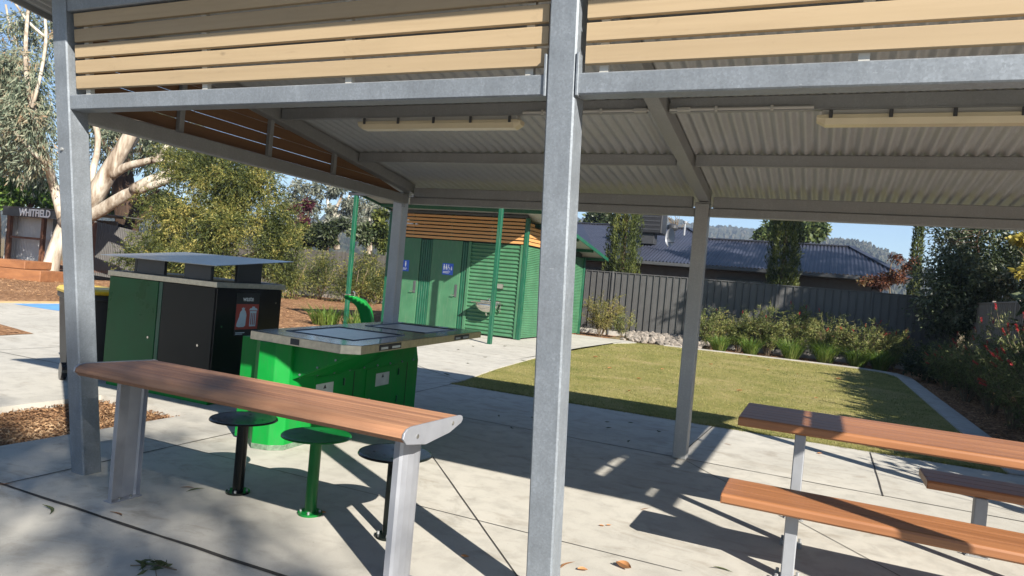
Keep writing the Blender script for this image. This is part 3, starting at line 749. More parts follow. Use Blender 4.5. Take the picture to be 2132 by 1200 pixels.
# sign on the side panel
SGN = thing("waste_sign", "black and red sign reading waste on the enclosure's side, with bag and bin pictograms", "sign", (WX1+.005, 5.86, .95))
xs = WX1+.0045
m = MB(); m.box(xs, xs+.004, 5.70, 6.04, .735, 1.205, .001); m.build("backing", BLKM, SGN)
m = MB(); m.box(xs+.0042, xs+.006, 5.705, 6.035, .805, 1.085, .0004); m.build("red_field", RED, SGN)
xf = xs+.0065
def pict(name, pts, hole=None):
    m = MB(); m.prism([(y, z) for y, z in pts], 0, xf, xf+.0015); return m.build(name, PALE, SGN)
bag = [(-.085, -.10), (-.05, -.112), (.03, -.11), (.052, -.095), (.055, -.03), (.06, .03), (.045, .075), (.025, .088), (.03, .118), (.012, .108), (.004, .125), (-.004, .108), (-.02, .115), (-.012, .088), (-.035, .07), (-.045, .04), (-.05, .01), (-.075, -.05)]
pict("bag_pictogram", [(5.80+a*.95, .935+b*.95) for a, b in bag])
m = MB()
yy, zz = 5.955, .94
m.prism([(yy-.062, zz+.075), (yy-.05, zz+.098), (yy-.02, zz+.104), (yy-.018, zz+.118), (yy+.018, zz+.118), (yy+.02, zz+.104), (yy+.05, zz+.098), (yy+.062, zz+.075)], 0, xf, xf+.0015)
m.prism([(yy-.052, zz+.068), (yy+.052, zz+.068), (yy+.048, zz+.045), (yy-.048, zz+.045)], 0, xf, xf+.0015)
m.prism([(yy-.047, zz-.085), (yy+.047, zz-.085), (yy+.046, zz-.105), (yy-.046, zz-.105)], 0, xf, xf+.0015)
for k in range(4):
    a = -.047+k*.0267; m.prism([(yy+a, zz-.0845), (yy+a+.013, zz-.0845), (yy+a+.0135, zz+.0445), (yy+a-.0005, zz+.0445)], 0, xf, xf+.0015)
m.build("bin_pictogram", PALE, SGN)
text_mesh("waste", .078, WHITE, frame((xf, 5.87, 1.142), (0, 1, 0), (0, 0, 1)), "lettering", SGN, .001, .85, .001)
m = MB(); m.box(xf-.002, xf, 5.72, 5.85, .762, .772, .0002); m.box(xf-.002, xf, 5.72, 5.82, .748, .755, .0002); m.build("small_print", PALE, SGN)

# ================================================================== WHEELIE BIN
WB = thing("wheelie_bin", "black wheelie bin with a yellow lid standing behind the corner post", "wheelie bin", (-8.06, 5.62, 0), R(66))
def wl(pts): return [tuple(p) for p in pts]
# local coords: x right, y back (handle side at -y)
def ringr(x, y0, y1, z, r=.04):
    return [(-x+r, y0, z), (x-r, y0, z), (x, y0+r, z), (x, y1-r, z), (x-r, y1, z), (-x+r, y1, z), (-x, y1-r, z), (-x, y0+r, z)]
def locbuild(m, name, mat, parent, base, **k):
    # geometry given in the thing's own coordinates
    l, rz = TRF[base.name]; bmesh.ops.rotate(m.bm, verts=m.bm.verts[:], cent=(0, 0, 0), matrix=Matrix.Rotation(rz, 3, 'Z')); bmesh.ops.translate(m.bm, verts=m.bm.verts[:], vec=Vector(l))
    return m.build(name, mat, parent, **k)
m = MB(); m.poly([ringr(.215, -.20, .24, .05), ringr(.235, -.24, .27, .25), ringr(.27, -.30, .34, .86), ringr(.275, -.31, .345, .94)])
m.box(-.29, .29, -.33, .365, .93, 1.0, .01); m.tube([(-.22, -.40, .95), (.22, -.40, .95)], .016, 8)
for x in (-.2, .2): m.bar((x, -.30, .90), (x, -.40, .95), .03, .03)
b = locbuild(m, "body", BLKM, WB, WB)
m = MB(); m.poly([ringr(.30, -.34, .385, 1.001), ringr(.305, -.345, .39, 1.03), ringr(.28, -.31, .36, 1.065), ringr(.15, -.16, .2, 1.085)])
m.tube([(-.27, -.36, 1.035), (.27, -.36, 1.035)], .022, 10)
locbuild(m, "lid", YEL, WB, WB)
for x in (-.27, .27):
    m = MB(); m.tube([(x-.028, -.27, .10), (x+.028, -.27, .10)], .10, 18); locbuild(m, "wheel", BLK, WB, WB)

# ================================================================== BARBECUE
BQ = thing("barbecue", "electric park barbecue with stainless benchtop on a bright green cabinet", "barbecue", (-4.0, 5.9, 0))
TP = [(-4.43, 4.55), (-3.42, 4.48), (-3.30, 4.585), (-3.60, 7.33), (-3.66, 7.38), (-4.74, 7.24), (-4.78, 7.16)]
def quad_local(u, v):
    """bilinear over the benchtop: u across, v along"""
    a, b, c, d = (Vector((-4.43, 4.55)), Vector((-3.29, 4.49)), Vector((-3.60, 7.36)), Vector((-4.78, 7.2)))
    p = a.lerp(b, u); q = d.lerp(c, u); return p.lerp(q, v)
# benchtop with two real openings (hotplate and second plate)
tb = MB(); zt, zb_ = .98, .908
outer = TP
m = MB(); m.prism(TP, 2, zb_, zt-.0035); m.build("benchtop_edge", STEELB, BQ)
hot = [(.13, .115), (.80, .115), (.80, .455), (.13, .455)]; snk = [(.17, .62), (.80, .62), (.80, .93), (.17, .93)]
bm = tb.bm
ov = [bm.verts.new((x, y, zt)) for x, y in TP]
def hv(h, z): return [bm.verts.new((*quad_local(u, v), z)) for u, v in h]
h1, h2 = hv(hot, zt), hv(snk, zt)
es = []
for L in (ov, h1, h2):
    for i in range(len(L)): es.append(bm.edges.new((L[i], L[(i+1) % len(L)])))
bmesh.ops.triangle_fill(bm, edges=es, use_beauty=True, use_dissolve=False)
ctr = [quad_local(.465, .285), quad_local(.485, .775)]
for f in list(bm.faces):
    c = f.calc_center_median()
    for h in (hot, snk):
        q = [quad_local(u, v) for u, v in h]
        ins = all((q[(i+1) % 4]-q[i]).x*(c.y-q[i].y)-(q[(i+1) % 4]-q[i]).y*(c.x-q[i].x) > 1e-6 for i in range(4))
        if ins: bm.faces.remove(f); break
tb.build("benchtop", m_plain("polished_benchtop", (.40, .42, .46), .13, .9, .12, 5, .5, .02), BQ)
HOT = m_plain("hotplate", (.03, .03, .036), .3, .15, .3, 10, .25, .05)
for nm, h in (("hotplate", hot), ("second_hotplate", snk)):
    m = MB(); q = [quad_local(u, v) for u, v in h]; c = sum(q, Vector((0, 0)))/4
    rings = [[(p.x, p.y, zt-.0005) for p in q], [(*(c+(p-c)*.985), zt+.006) for p in q], [(*(c+(p-c)*.95), zt+.006) for p in q], [(*(c+(p-c)*.88), zt-.022) for p in q], [(*(c+(p-c)*.80), zt-.026) for p in q]]
    vs = [[m.bm.verts.new(v) for v in r] for r in rings]
    for a_, b_ in zip(vs[:-1], vs[1:]):
        for i in range(4): m.bm.faces.new((a_[i], a_[(i+1) % 4], b_[(i+1) % 4], b_[i]))
    m.bm.faces.new(vs[-1]); hp = m.build("hotplate", HOT, BQ)
    if nm == "hotplate":
        m = MB(); rr = random.Random(5)
        for k in range(26):
            u = rr.uniform(.30, .72); v = rr.uniform(.2, .36); p = quad_local(u, v); m.box(p.x, p.x+rr.uniform(.02, .06), p.y, p.y+rr.uniform(.012, .03), zt-.0255, zt-.0255+rr.uniform(.004, .014), .002, rr.random()*3)
        m.build("food_scraps", BLKM, hp)
# pedestal: octagonal column at the near end + cabinet along the side
def loc2(x, y): return (x, y)
oct_ = [(-4.27, 4.50), (-4.12, 4.53), (-4.03, 4.62), (-4.05, 4.98), (-4.14, 5.06), (-4.38, 5.02), (-4.44, 4.92), (-4.40, 4.60)]
m = MB(); m.prism(oct_, 2, 0, .907, .004); m.build("pedestal", GRN, BQ)
# cabinet: side profile in (y,z), sloped near end
m = MB()
xo, xi = -4.045, -4.62
sk = lambda y: -.07*(y-4.6)
def cs(y, fl, zf): return [(xo+sk(y), y, .02), (xo+sk(y), y, .59), (fl, y, zf), (fl, y, .906), (xi+sk(y), y, .906), (xi+sk(y), y, .02)]
m.poly([cs(4.66, -3.45, .872), cs(5.75, -3.78, .88), cs(6.85, -4.16, .895), cs(6.98, -4.28, .90)]); cab = m.build("cabinet", GRN, BQ)
def side(y, z, o=.004): return (xo+sk(y)+o, y, z)
def sidebox(name, y0, y1, z0, z1, th, mat, parent):
    m = MB(); m.poly([[side(y0, z0, .001), side(y1, z0, .001), side(y1, z1, .001), side(y0, z1, .001)], [side(y0, z0, th), side(y1, z0, th), side(y1, z1, th), side(y0, z1, th)]])
    return m.build(name, mat, parent)
STK = m_plain("label_sticker", (.42, .45, .42), .5, 0, .1, 9)
for y0, y1, ly in ((4.86, 5.44, 5.02), (5.86, 6.50, 6.05)):
    dr = sidebox("cabinet_door", y0, y1, .10, .575, .007, GRN, BQ)
    sidebox("door_lock", y0+.06, y0+.09, .24, .275, .018, STEEL, dr)
    st = sidebox("sticker", ly, ly+.27, .38, .515, .009, STK, dr)
    m = MB(); yc = ly+.135
    m.poly([[side(yc-.024, .465, .0095), side(yc+.024, .465, .0095), side(yc, .503, .0095)], [side(yc-.024, .465, .011), side(yc+.024, .465, .011), side(yc, .503, .011)]]); m.build("flame_mark", BLKM, st)
for k in range(9):
    y = 4.76+k*.26; z = .60
    p = side(y, z, .012); m = MB(); m.tube([(p[0]-.008, p[1], p[2]+.01), (p[0]+.004, p[1], p[2]-.004)], .009, 8); m.build("screw", GALV, cab)
for k in range(3):
    t = .15+.3*k; m = MB(); x_ = -4.045+.6*t; z_ = .59+.282*t+.02; m.tube([(x_, 4.652, z_), (x_, 4.664, z_)], .009, 8); m.build("screw", GALV, cab)
# small plates on the benchtop edge
ed = Vector((-3.60, 7.33))-Vector((-3.30, 4.585)); ed.normalize(); en = Vector((ed.y, -ed.x))
for s0, L in ((.30, .40), (1.95, .42)):
    m = MB()
    p = Vector((-3.30, 4.585))+ed*s0; q = p+ed*L
    m.poly([[(p.x+en.x*.001, p.y+en.y*.001, .918), (q.x+en.x*.001, q.y+en.y*.001, .918), (q.x+en.x*.001, q.y+en.y*.001, .968), (p.x+en.x*.001, p.y+en.y*.001, .968)],
            [(p.x+en.x*.003, p.y+en.y*.003, .918), (q.x+en.x*.003, q.y+en.y*.003, .918), (q.x+en.x*.003, q.y+en.y*.003, .968), (p.x+en.x*.003, p.y+en.y*.003, .968)]])
    pl = m.build("control_plate", BLKM, BQ)
    m = MB()
    for a_, b_ in ((.03, .16), (.24, .40)):
        pp = p+ed*a_*L/.42; qq = p+ed*b_*L/.42
        for z0 in (.926, ):
            m.poly([[(pp.x+en.x*.0032, pp.y+en.y*.0032, z0), (qq.x+en.x*.0032, qq.y+en.y*.0032, z0), (qq.x+en.x*.0032, qq.y+en.y*.0032, z0+.02), (pp.x+en.x*.0032, pp.y+en.y*.0032, z0+.02)],
                    [(pp.x+en.x*.0042, pp.y+en.y*.0042, z0), (qq.x+en.x*.0042, qq.y+en.y*.0042, z0), (qq.x+en.x*.0042, qq.y+en.y*.0042, z0+.02), (pp.x+en.x*.0042, pp.y+en.y*.0042, z0+.02)]])
    m.build("printed_strip", STK, pl)
for y0 in (5.64, 6.72):
    sidebox("panel_seam", y0, y0+.008, .03, .58, .004, BLKM, BQ)
for y0 in (5.455, 6.515):
    for z0 in (.16, .46): sidebox("hinge", y0, y0+.018, z0, z0+.07, .016, GRNP, BQ)
GRIME = m_plain("concrete_splash", (.10, .15, .10), .9, 0, .4, 40)
m = MB(); oc2 = [(x+(x+4.23)*.012, y+(y-4.78)*.012) for x, y in oct_]; m.prism(oc2, 2, .0, .045, .002); m.build("base_skirt", GRIME, BQ)
m = MB(); m.box(-3.955, -3.865, 4.5065, 4.5125, .918, .968, .001); m.build("badge", CHAR, BQ)

# ================================================================== GREEN GOOSENECK FOUNTAIN
p = at(768, 690, 11.2); FT = thing("drinking_fountain", "bright green curved drinking fountain behind the barbecue", "drinking fountain", (p.x, p.y, 0), R(24))
m = MB(); prof = []
cx = [(.06, 0), (.07, .45), (.055, .75), (.0, .95), (-.11, 1.08), (-.26, 1.13), (-.42, 1.145)]
ci = [(-.10, 0), (-.085, .45), (-.10, .72), (-.15, .88), (-.21, .99), (-.29, 1.055), (-.42, 1.085)]
m.prism(cx+ci[::-1], 1, -.11, .11, .012); ft = locbuild(m, "curved_body", GRN, FT, FT)
m = MB(); m.cyl(-.37, 0, 1.146, 1.16, .075, 18); m.tube([(-.28, 0, 1.135), (-.28, 0, 1.19), (-.31, 0, 1.205)], .012, 8); locbuild(m, "bubbler", STEEL, FT, FT)

# ================================================================== TOILET BLOCK
TB = thing("toilet_block", "green public toilet block with orange timber slats under a lean-to roof", "toilet block", (-9.9, 20, 0))
YT, TX0, TX1, YB = 17.6, -12.0, -7.5, 22.8
def tz(y): return 3.78-.14*(y-15.5)
m = MB(); m.box(TX0+.05, TX1-.06, YT+.12, YB-.1, .02, 3.0, 0)
m.build("inner_wall", m_plain("dark_interior", (.03, .04, .035), .8), TB)
# two doors, recess strips, corrugated panel
for x0, x1 in ((-11.96, -10.86), (-10.46, -9.47)):
    m = MB(); m.box(x0, x1, YT-.01, YT+.03, .03, 2.62, .004); dd = m.build("door", GRNW, TB)
    m = MB(); m.box(x1-.14, x1-.06, YT-.022, YT-.011, 1.0, 1.36, .003); h_ = m.build("handle_plate", DGREY, dd)
    m = MB(); m.tube([(x1-.11, YT-.022, 1.05), (x1-.11, YT-.07, 1.05), (x1-.22, YT-.07, 1.05)], .012, 8); m.build("lever", STEEL, h_)
for x0, x1 in ((-10.85, -10.47), (-9.46, -9.23)):
    m = MB()
    n = 5 if x1-x0 > .3 else 3
    for i in range(n): a = x0+(x1-x0)*i/n; m.box(a+.005, a+(x1-x0)/n-.005, YT+.0, YT+.05, .02, 2.6, .01)
    m.build("recess_post", GRNP, TB)
def tf(u, v, hgt): return (v, YT+.01-hgt, u)
V, Fc = sheet(.04, 2.60, -9.22, -7.56, tf, .107, .02, 2, 8); part_np("corrugated_panel", V, Fc, GRNW, TB, True)
def tf2(u, v, hgt): return (TX1-.005+hgt, v, u)
V, Fc = sheet(.04, 2.60, YT+.06, YB-.05, tf2, .05, .009, 2, 6); part_np("corrugated_panel", V, Fc, GRNW, TB, True)
for x in (-9.22, -7.60):
    m = MB(); m.box(x-.045, x+.045, YT-.03, YT+.04, .02, 2.62, .004); m.build("trim", GRNW, TB)
for x, y in ((TX1-.06, YT-.045), (TX1-.06, YB-.06), (TX0-.02, YT-.045)):
    m = MB(); m.box(x, x+.11, y, y+.11, 0, tz(y)-.12, .006); m.build("corner_post", GRNP, TB)
for i in range(7):
    z = 2.645+i*.104
    m = MB(); m.box(TX0+.06, TX1-.065, YT-.02, YT+.005, z, z+.070, .003); m.build("front_slat", SLATO, TB)
    ye = min(YB-.1, 15.5+(3.78-z-.25)/.14)
    if ye > YT+.4:
        m = MB(); m.box(TX1-.025, TX1, YT+.08, ye, z, z+.084, .003); m.build("side_slat", SLATO, TB)
for x in (-11.2, -9.9, -8.6):
    m = MB(); m.box(x, x+.04, YT+.008, YT+.05, 2.62, 3.38, .002); m.build("slat_stud", GRNP, TB)
m = MB(); m.box(TX0, TX1, YT-.03, YT+.06, 3.37, 3.44, .004); m.build("head_beam", DGREY, TB)
m = MB(); m.box(TX0, TX1, 15.47, 15.55, 3.55, 3.64, .004); m.build("verandah_beam", CHAR, TB)
for x in (-7.36, -11.75):
    m = MB(); m.box(x-.05, x+.05, 15.46, 15.56, 0, 3.55, .006); m.build("verandah_post", GRNP, TB)
def tf3(u, v, hgt): return (u, v, tz(v)-.02+hgt)
V, Fc = sheet(-12.02, -6.85, 15.35, 23.4, tf3, .076, .009, 2, 6); V2 = V.copy(); V2[:, 2] += .003
part_np("roof_sheet", *cat((V, Fc), (V2, Fc)), ROOFZ, TB, True)
for x in (-12.04, -6.85):
    m = MB(); m.prism([(15.33, tz(15.33)-.09), (23.42, tz(23.42)-.09), (23.42, tz(23.42)+.02), (15.33, tz(15.33)+.02)], 0, x, x+.02); m.build("barge_board", GRNP, TB)
for y in (15.42, 17.0, 18.6, 20.2, 21.8, 23.2):
    m = MB(); m.box(-11.98, -6.9, y, y+.06, tz(y)-.13, tz(y)-.035, .003); m.build("roof_purlin", GRNP, TB)
# wall basin, signs
BS = thing("wall_basin", "stainless steel wash basin mounted on the green corrugated toilet wall", "wash basin", (-8.43, YT, .75))
m = MB(); rings = []
for k in range(7):
    a = k/6*PI/2; r = max(.02, math.cos(a)); z = .93-.27*math.sin(a)
    rings.append([(-8.43+.36*r*math.cos(t), YT-.24+.20*r*math.sin(t), z) for t in np.linspace(0, 2*PI, 20, endpoint=False)])
m.poly(rings[::-1]); m.build("bowl", STEEL, BS, True)
m = MB(); m.box(-8.82, -8.02, YT-.46, YT-.015, .932, .95, .004); m.box(-8.70, -8.10, YT-.12, YT-.02, .951, 1.0, .006); m.build("rim", STEEL, BS)
m = MB(); m.tube([(-8.43, YT-.08, 1.0), (-8.43, YT-.08, 1.06), (-8.43, YT-.2, 1.05)], .014, 8); m.tube([(-8.1, YT-.06, .93), (-8.1, YT-.06, .70)], .016, 8); m.tube([(-8.43, YT-.24, .67), (-8.43, YT-.2, .6), (-8.43, YT-.03, .6)], .02, 8); m.build("pipework", STEEL, BS)
DS = thing("soap_dispenser", "small steel dispenser on the green corrugated wall above the basin", "dispenser", (-8.2, YT-.02, 1.4))
m = MB(); m.box(-8.30, -8.06, YT-.07, YT-.012, 1.36, 1.50, .01); m.build("case", STEEL, DS)
def wc_sign(x, z, sc, icons, label):
    t = thing("toilet_sign", label, "sign", (x, YT-.015, z)); y = YT-.0115
    m = MB(); m.box(x, x+sc, y-.004, y-.0002, z, z+.33, .001); m.build("backing", BLUE, t)
    y -= .0045; m = MB()
    def disc(cx, cz, r): m.prism([(cx+r*math.cos(a), cz+r*math.sin(a)) for a in np.linspace(0, 2*PI, 10, endpoint=False)], 1, y-.001, y)
    for k, (kind, cx) in enumerate(icons):
        cx += x; cz = z+.20
        if kind == 'm':
            disc(cx, cz+.082, .018); m.prism([(cx-.022, cz+.06), (cx+.022, cz+.06), (cx+.022, cz), (cx+.012, cz-.065), (cx-.012, cz-.065), (cx-.022, cz)], 1, y-.001, y)
        elif kind == 'f':
            disc(cx, cz+.082, .018); m.prism([(cx-.018, cz+.06), (cx+.018, cz+.06), (cx+.034, cz-.02), (cx+.012, cz-.02), (cx+.012, cz-.065), (cx-.012, cz-.065), (cx-.012, cz-.02), (cx-.034, cz-.02)], 1, y-.001, y)
        elif kind == 'w':
            disc(cx-.01, cz+.082, .015); m.prism([(cx-.02, cz+.06), (cx, cz+.06), (cx+.004, cz+.015), (cx+.035, cz+.012), (cx+.045, cz-.03), (cx+.03, cz-.03), (cx+.022, cz-.008), (cx-.018, cz-.006)], 1, y-.001, y)
            for a in np.linspace(.4, 5.2, 9): disc(cx-.005+.036*math.cos(a+2), cz-.03+.036*math.sin(a+2), .008)
        elif kind == 'b':
            disc(cx, cz+.03, .014); m.prism([(cx-.02, cz-.06), (cx+.02, cz-.06), (cx+.014, cz+.012), (cx-.014, cz+.012)], 1, y-.001, y)
    m.build("pictogram", WHITE, t)
    m = MB()
    for i, l in enumerate((.8, .65)): m.box(x+.03, x+.03+(sc-.06)*l, y-.001, y, z+.08-i*.035, z+.097-i*.035, .0002)
    m.build("caption", WHITE, t)
wc_sign(-10.07, 1.62, .36, [('m', .06), ('f', .135), ('w', .215), ('b', .305)], "blue sign with family and wheelchair pictograms on the right toilet door")
wc_sign(-11.45, 1.62, .24, [('m', .12)], "narrow blue sign with a single figure on the left toilet door")

# ================================================================== FENCES
FC = thing("metal_fence", "charcoal ribbed sheet metal fence behind the lawn shrubs", "fence", (-2.5, 25, 0))
def fm(u, v, hgt): return (u, 25-hgt, v)
V, Fc = sheet(-10.2, 4.0, .16, 2.25, fm, .235, .042, 2, 8, 'pan'); part_np("panel", V, Fc, COLB, FC)
m = MB(); m.box(-10.2, 4.0, 24.965, 25.03, 2.25, 2.285, .004); m.build("top_rail", COLB, FC)
m = MB(); m.box(-10.2, 4.0, 24.965, 25.03, .12, .16, .004); m.build("bottom_rail", COLB, FC)
for x in (-9.9, -7.06, -4.2, -1.34, 1.5): 
    m = MB(); m.box(x-.03, x+.03, 24.94, 25.04, -.05, 2.30, .006); m.build("post", COLB, FC)
m = MB(); m.box(-10.2, 4.0, 24.98, 25.05, -.1, .118, .004); m.build("plinth", CONC2, FC)
FT2 = thing("metal_fence", "tan ribbed sheet metal fence at the right edge, half hidden by flowering shrubs", "fence", (4.1, 15, 0))
def fm2(u, v, hgt): return (4.1-hgt, u, v)
V, Fc = sheet(16.6, 24.9, .02, 2.13, fm2, .19, .026, 2, 8, 'pan'); part_np("panel", V, Fc, COLBT, FT2)
m = MB(); m.box(4.07, 4.14, 16.6, 24.9, 2.131, 2.17, .004); m.build("top_rail", COLBT, FT2)
for y in (16.7, 19.1, 21.5, 23.9):
    m = MB(); m.box(4.05, 4.13, y-.03, y+.03, -.05, 2.2, .006); m.build("post", COLBT, FT2)
WF = thing("paling_fence", "weathered grey timber paling fence behind the shrubs left of the toilets", "fence", (-24, 28.5, 0))
rr = random.Random(3)
m = MB(); x = -37.
while x < -17.0:
    w_ = rr.uniform(.085, .11); m.box(x, x+w_, 28.48+rr.uniform(-.006, .006), 28.505, .06, 2.30+rr.uniform(-.03, .03), 0); x += w_+rr.uniform(.002, .014)
m.build("palings", PALING, WF)
for z in (.4, 1.2, 1.95):
    m = MB(); m.box(-37, -17, 28.51, 28.56, z, z+.08, 0); m.build("rail", PALING, WF)
m = MB(); m.box(-37, -17, 28.45, 28.49, -.08, .10, 0); m.build("plinth", STONE, WF)

# stones by the fence
m = MB(); rr = random.Random(8)
for k in range(230):
    t = rr.random(); x = -5.9+2.6*t+rr.uniform(-.2, .2); y = 22.55+rr.random()*2.1; s = rr.uniform(.06, .17); z = -.05+(y-22.5)*.09
    b = bmesh.new(); bmesh.ops.create_icosphere(b, subdivisions=1, radius=s)
    for v in b.verts: v.co = Vector((v.co.x*rr.uniform(.7, 1.2), v.co.y*rr.uniform(.7, 1.2), v.co.z*rr.uniform(.45, .8)))+Vector((x, y, z+s*.4))
    m.join(b)
o = m.build("loose_stones", STONE); tagp(o, "bank of loose pale stones at the foot of the charcoal fence", "stones", kind='stuff')
flat("stone_bank", [(-6.4, 22.4), (-3.2, 22.5), (-3.2, 24.95), (-6.6, 24.95)], -.03, SOIL)

# ================================================================== HOUSE
HS = thing("house", "low dark grey house with a blue grey ribbed metal roof behind the charcoal fence", "house", (-5, 34, 0))
m = MB(); m.box(-18, 2.2, 31, 40, 0, 2.92, 0); m.build("wall", BRICK, HS)
def yr(x): return float(np.interp(x, [-19, -6.6, -5.45, 1.02, 2.98], [37.2, 37.2, 35, 35, 30.02]))
def hf(u, v, hgt):
    y = 30+(yr(u)-30)*v; return (u, y, 3.02+.30*(y-30)+hgt)
V, Fc = sheet(-18.8, 2.98, 0, 1, hf, .15, .022, 3, 8, 'sine'); rfm = part_np("roof", V, Fc, ROOFB, HS, True)
m = MB()
def rp(x): return (x, yr(x), 3.02+.30*(yr(x)-30))
bk = [rp(-18.8), rp(-6.6), rp(-5.45), rp(1.02)]
for a, b in zip(bk[:-1], bk[1:]):
    q = [m.bm.verts.new(c) for c in (a, b, (b[0], 42, 3.0), (a[0], 42, 3.0))]; m.bm.faces.new(q)
q = [m.bm.verts.new(c) for c in (rp(1.02), (2.98, 30.02, 3.0), (2.98, 42, 3.0), (1.02, 42, 3.0))]; m.bm.faces.new(q)
m.build("rear_roof", ROOFB, HS)
m = MB()
for a, b in ((rp(-18.8), rp(-6.6)), (rp(-6.6), rp(-5.45)), (rp(-5.45), rp(1.02)), (rp(1.02), (2.98, 30.02, 3.03))):
    a = Vector(a)+Vector((0, 0, .04)); b = Vector(b)+Vector((0, 0, .04)); m.bar(a, b, .26, .05)
m.build("ridge_cap", ROOFB, HS)
m = MB(); m.box(-18.8, 2.98, 29.9, 30.02, 2.86, 3.0, .01); m.build("gutter", DGREY, HS)
m = MB(); m.box(-18.5, 2.6, 30.05, 31, 2.84, 2.87, 0); m.build("eave_lining", CHAR, HS)
for x0, x1 in ((-4.1, -2.3), (-10.9, -9.4)):
    m = MB(); m.box(x0, x1, 30.96, 30.99, 1.0, 2.5, 0); wn = m.build("window", BLK, HS)
    m = MB(); m.box(x0-.05, x1+.05, 30.94, 31, 2.5, 2.56, 0); m.box(x0-.05, x1+.05, 30.92, 31, .94, 1.0, 0); m.build("frame", CHAR, wn)
# wing on the left with its valley
m = MB()
q = [m.bm.verts.new(c) for c in ((-12.6, 37.2, 5.2), (-9.0, 29.2, 3.05), (-18.8, 29.2, 3.05), (-18.8, 37.2, 5.22))]; m.bm.faces.new(q)
m.build("wing_roof", ROOFB, HS)
p = aty(1352, 487, 33); m = MB()
m.box(p.x-.7, p.x+.65, 32.6, 33.7, p.z+.0, p.z+1.25, .04)
ac = m.build("cooler_box", m_plain("cooler", (.012, .012, .014), .5, 0, .1), HS)
m = MB()
for k in range(5): m.box(p.x-.6, p.x+.55, 32.585, 32.6, p.z+.15+k*.2, p.z+.22+k*.2, 0)
m.build("louvre", CHAR, ac)
m = MB(); m.box(p.x-.35, p.x+.3, 32.75, 33.4, p.z-.5, p.z-.002, .01); m.build("cooler_base", CHAR, HS)
p = aty(1400, 476, 35.4); m = MB(); m.cyl(p.x, 35.4, p.z-.5, p.z-.12, .16, 14); m.tube([(p.x, 35.4, p.z-.12), (p.x, 35.4, p.z), (p.x, 35.4, p.z+.14), (p.x, 35.4, p.z+.24)], [.2, .29, .29, .12], 16); m.build("turbine_vent", CHAR, HS)
p = aty(1425, 480, 34.6); m = MB(); m.cyl(p.x, 34.6, p.z-.25, p.z+.36, .05, 10); m.cyl(p.x, 34.6, p.z+.36, p.z+.46, .09, 10); m.build("flue_pipe", ALUW, HS)
p = aty(1391, 500, 31.8); SD = thing("satellite_dish", "grey satellite dish on the house roof beside the cooler box", "satellite dish", tuple(p))
m = MB(); rings = []
for k in range(5):
    r = .42*k/4+.002; rings.append([(p.x+r*math.cos(t)*.55+.10*(r/.42)**2, p.y-.25*(r*math.cos(t))-.12*(r/.42)**2, p.z+r*math.sin(t)+.12) for t in np.linspace(0, 2*PI, 18, endpoint=False)])
m.poly(rings, False); m.build("dish", ALUW, SD, True)
m = MB(); m.bar((p.x-.02, p.y+.06, p.z-.30), (p.x, p.y+.02, p.z+.12), .05, .05); m.bar((p.x-.05, p.y+.04, p.z-.12), (p.x+.36, p.y-.3, p.z-.12), .03, .03); m.build("mast", CHAR, SD)

# ================================================================== SHED WITH THE STATION SIGN
SHD = thing("tin_shed", "rustic corrugated tin shelter shed with an open dark front under the name board", "shed", (-34, 21, 0))
A = at(6, 560, 33); A.z = 0; Bp = at(186, 560, 31.5); Bp.z = 0; ux = (Bp-A).normalized(); L = (Bp-A).length; uy = Vector((-ux.y, ux.x, 0))
def sp(s, d, z): q = A+ux*s+uy*d; return (q.x, q.y, z)
def sbox(mb, s0, s1, d0, d1, z0, z1):
    mb.poly([[sp(s0, d0, z0), sp(s1, d0, z0), sp(s1, d1, z0), sp(s0, d1, z0)], [sp(s0, d0, z1), sp(s1, d0, z1), sp(s1, d1, z1), sp(s0, d1, z1)]])
V, Fc = sheet(0, 2.2, .35, 2.95, lambda u, v, h: sp(u, .55+h, v), .10, .014, 2, 6); part_np("back_wall", V, Fc, TINS, SHD, True)
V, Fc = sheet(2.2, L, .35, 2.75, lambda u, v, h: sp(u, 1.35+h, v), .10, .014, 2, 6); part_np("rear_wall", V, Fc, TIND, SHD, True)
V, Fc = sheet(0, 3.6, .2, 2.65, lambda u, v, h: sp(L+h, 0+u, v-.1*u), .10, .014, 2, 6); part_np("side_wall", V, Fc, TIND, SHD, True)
V, Fc = sheet(0, 3.0, .2, 2.7, lambda u, v, h: sp(-.03+h, u, v), .10, .014, 2, 6); part_np("side_wall", V, Fc, TINS, SHD, True)
V, Fc = sheet(-.9, -.05, .3, 2.2, lambda u, v, h: sp(u, .8+h, v), .10, .014, 2, 6); part_np("wing_panel", V, Fc, TINS, SHD, True)
m = MB(); sbox(m, -.2, L+.15, -.14, 3.2, 2.98, 3.03); m.build("roof", TIND, SHD)
m = MB(); sbox(m, -.15, L+.1, -.12, -.06, 2.58, 2.96); m.build("name_board", CHAR, SHD)
cx = 1.86
text_mesh("WHITFIELD", .47, WHITE, frame(sp(cx, -.13, 2.77), ux, (0, 0, 1)), "lettering", SHD, .01, .80, .016)
for s in (.05, 2.15, L-.1):
    m = MB(); sbox(m, s, s+.16, 0, .16, 0, 2.58); m.build("post", RUST, SHD)
m = MB(); sbox(m, .22, 2.14, .03, .1, 1.55, 1.65); m.build("rail", RUST, SHD)
m = MB(); sbox(m, -.1, L, -.02, 1.3, .3, .42); m.build("floor", RUST, SHD)
PL = thing("timber_platform", "stepped orange timber platform in front of the tin shed", "platform", tuple(gnd(30, 580)))
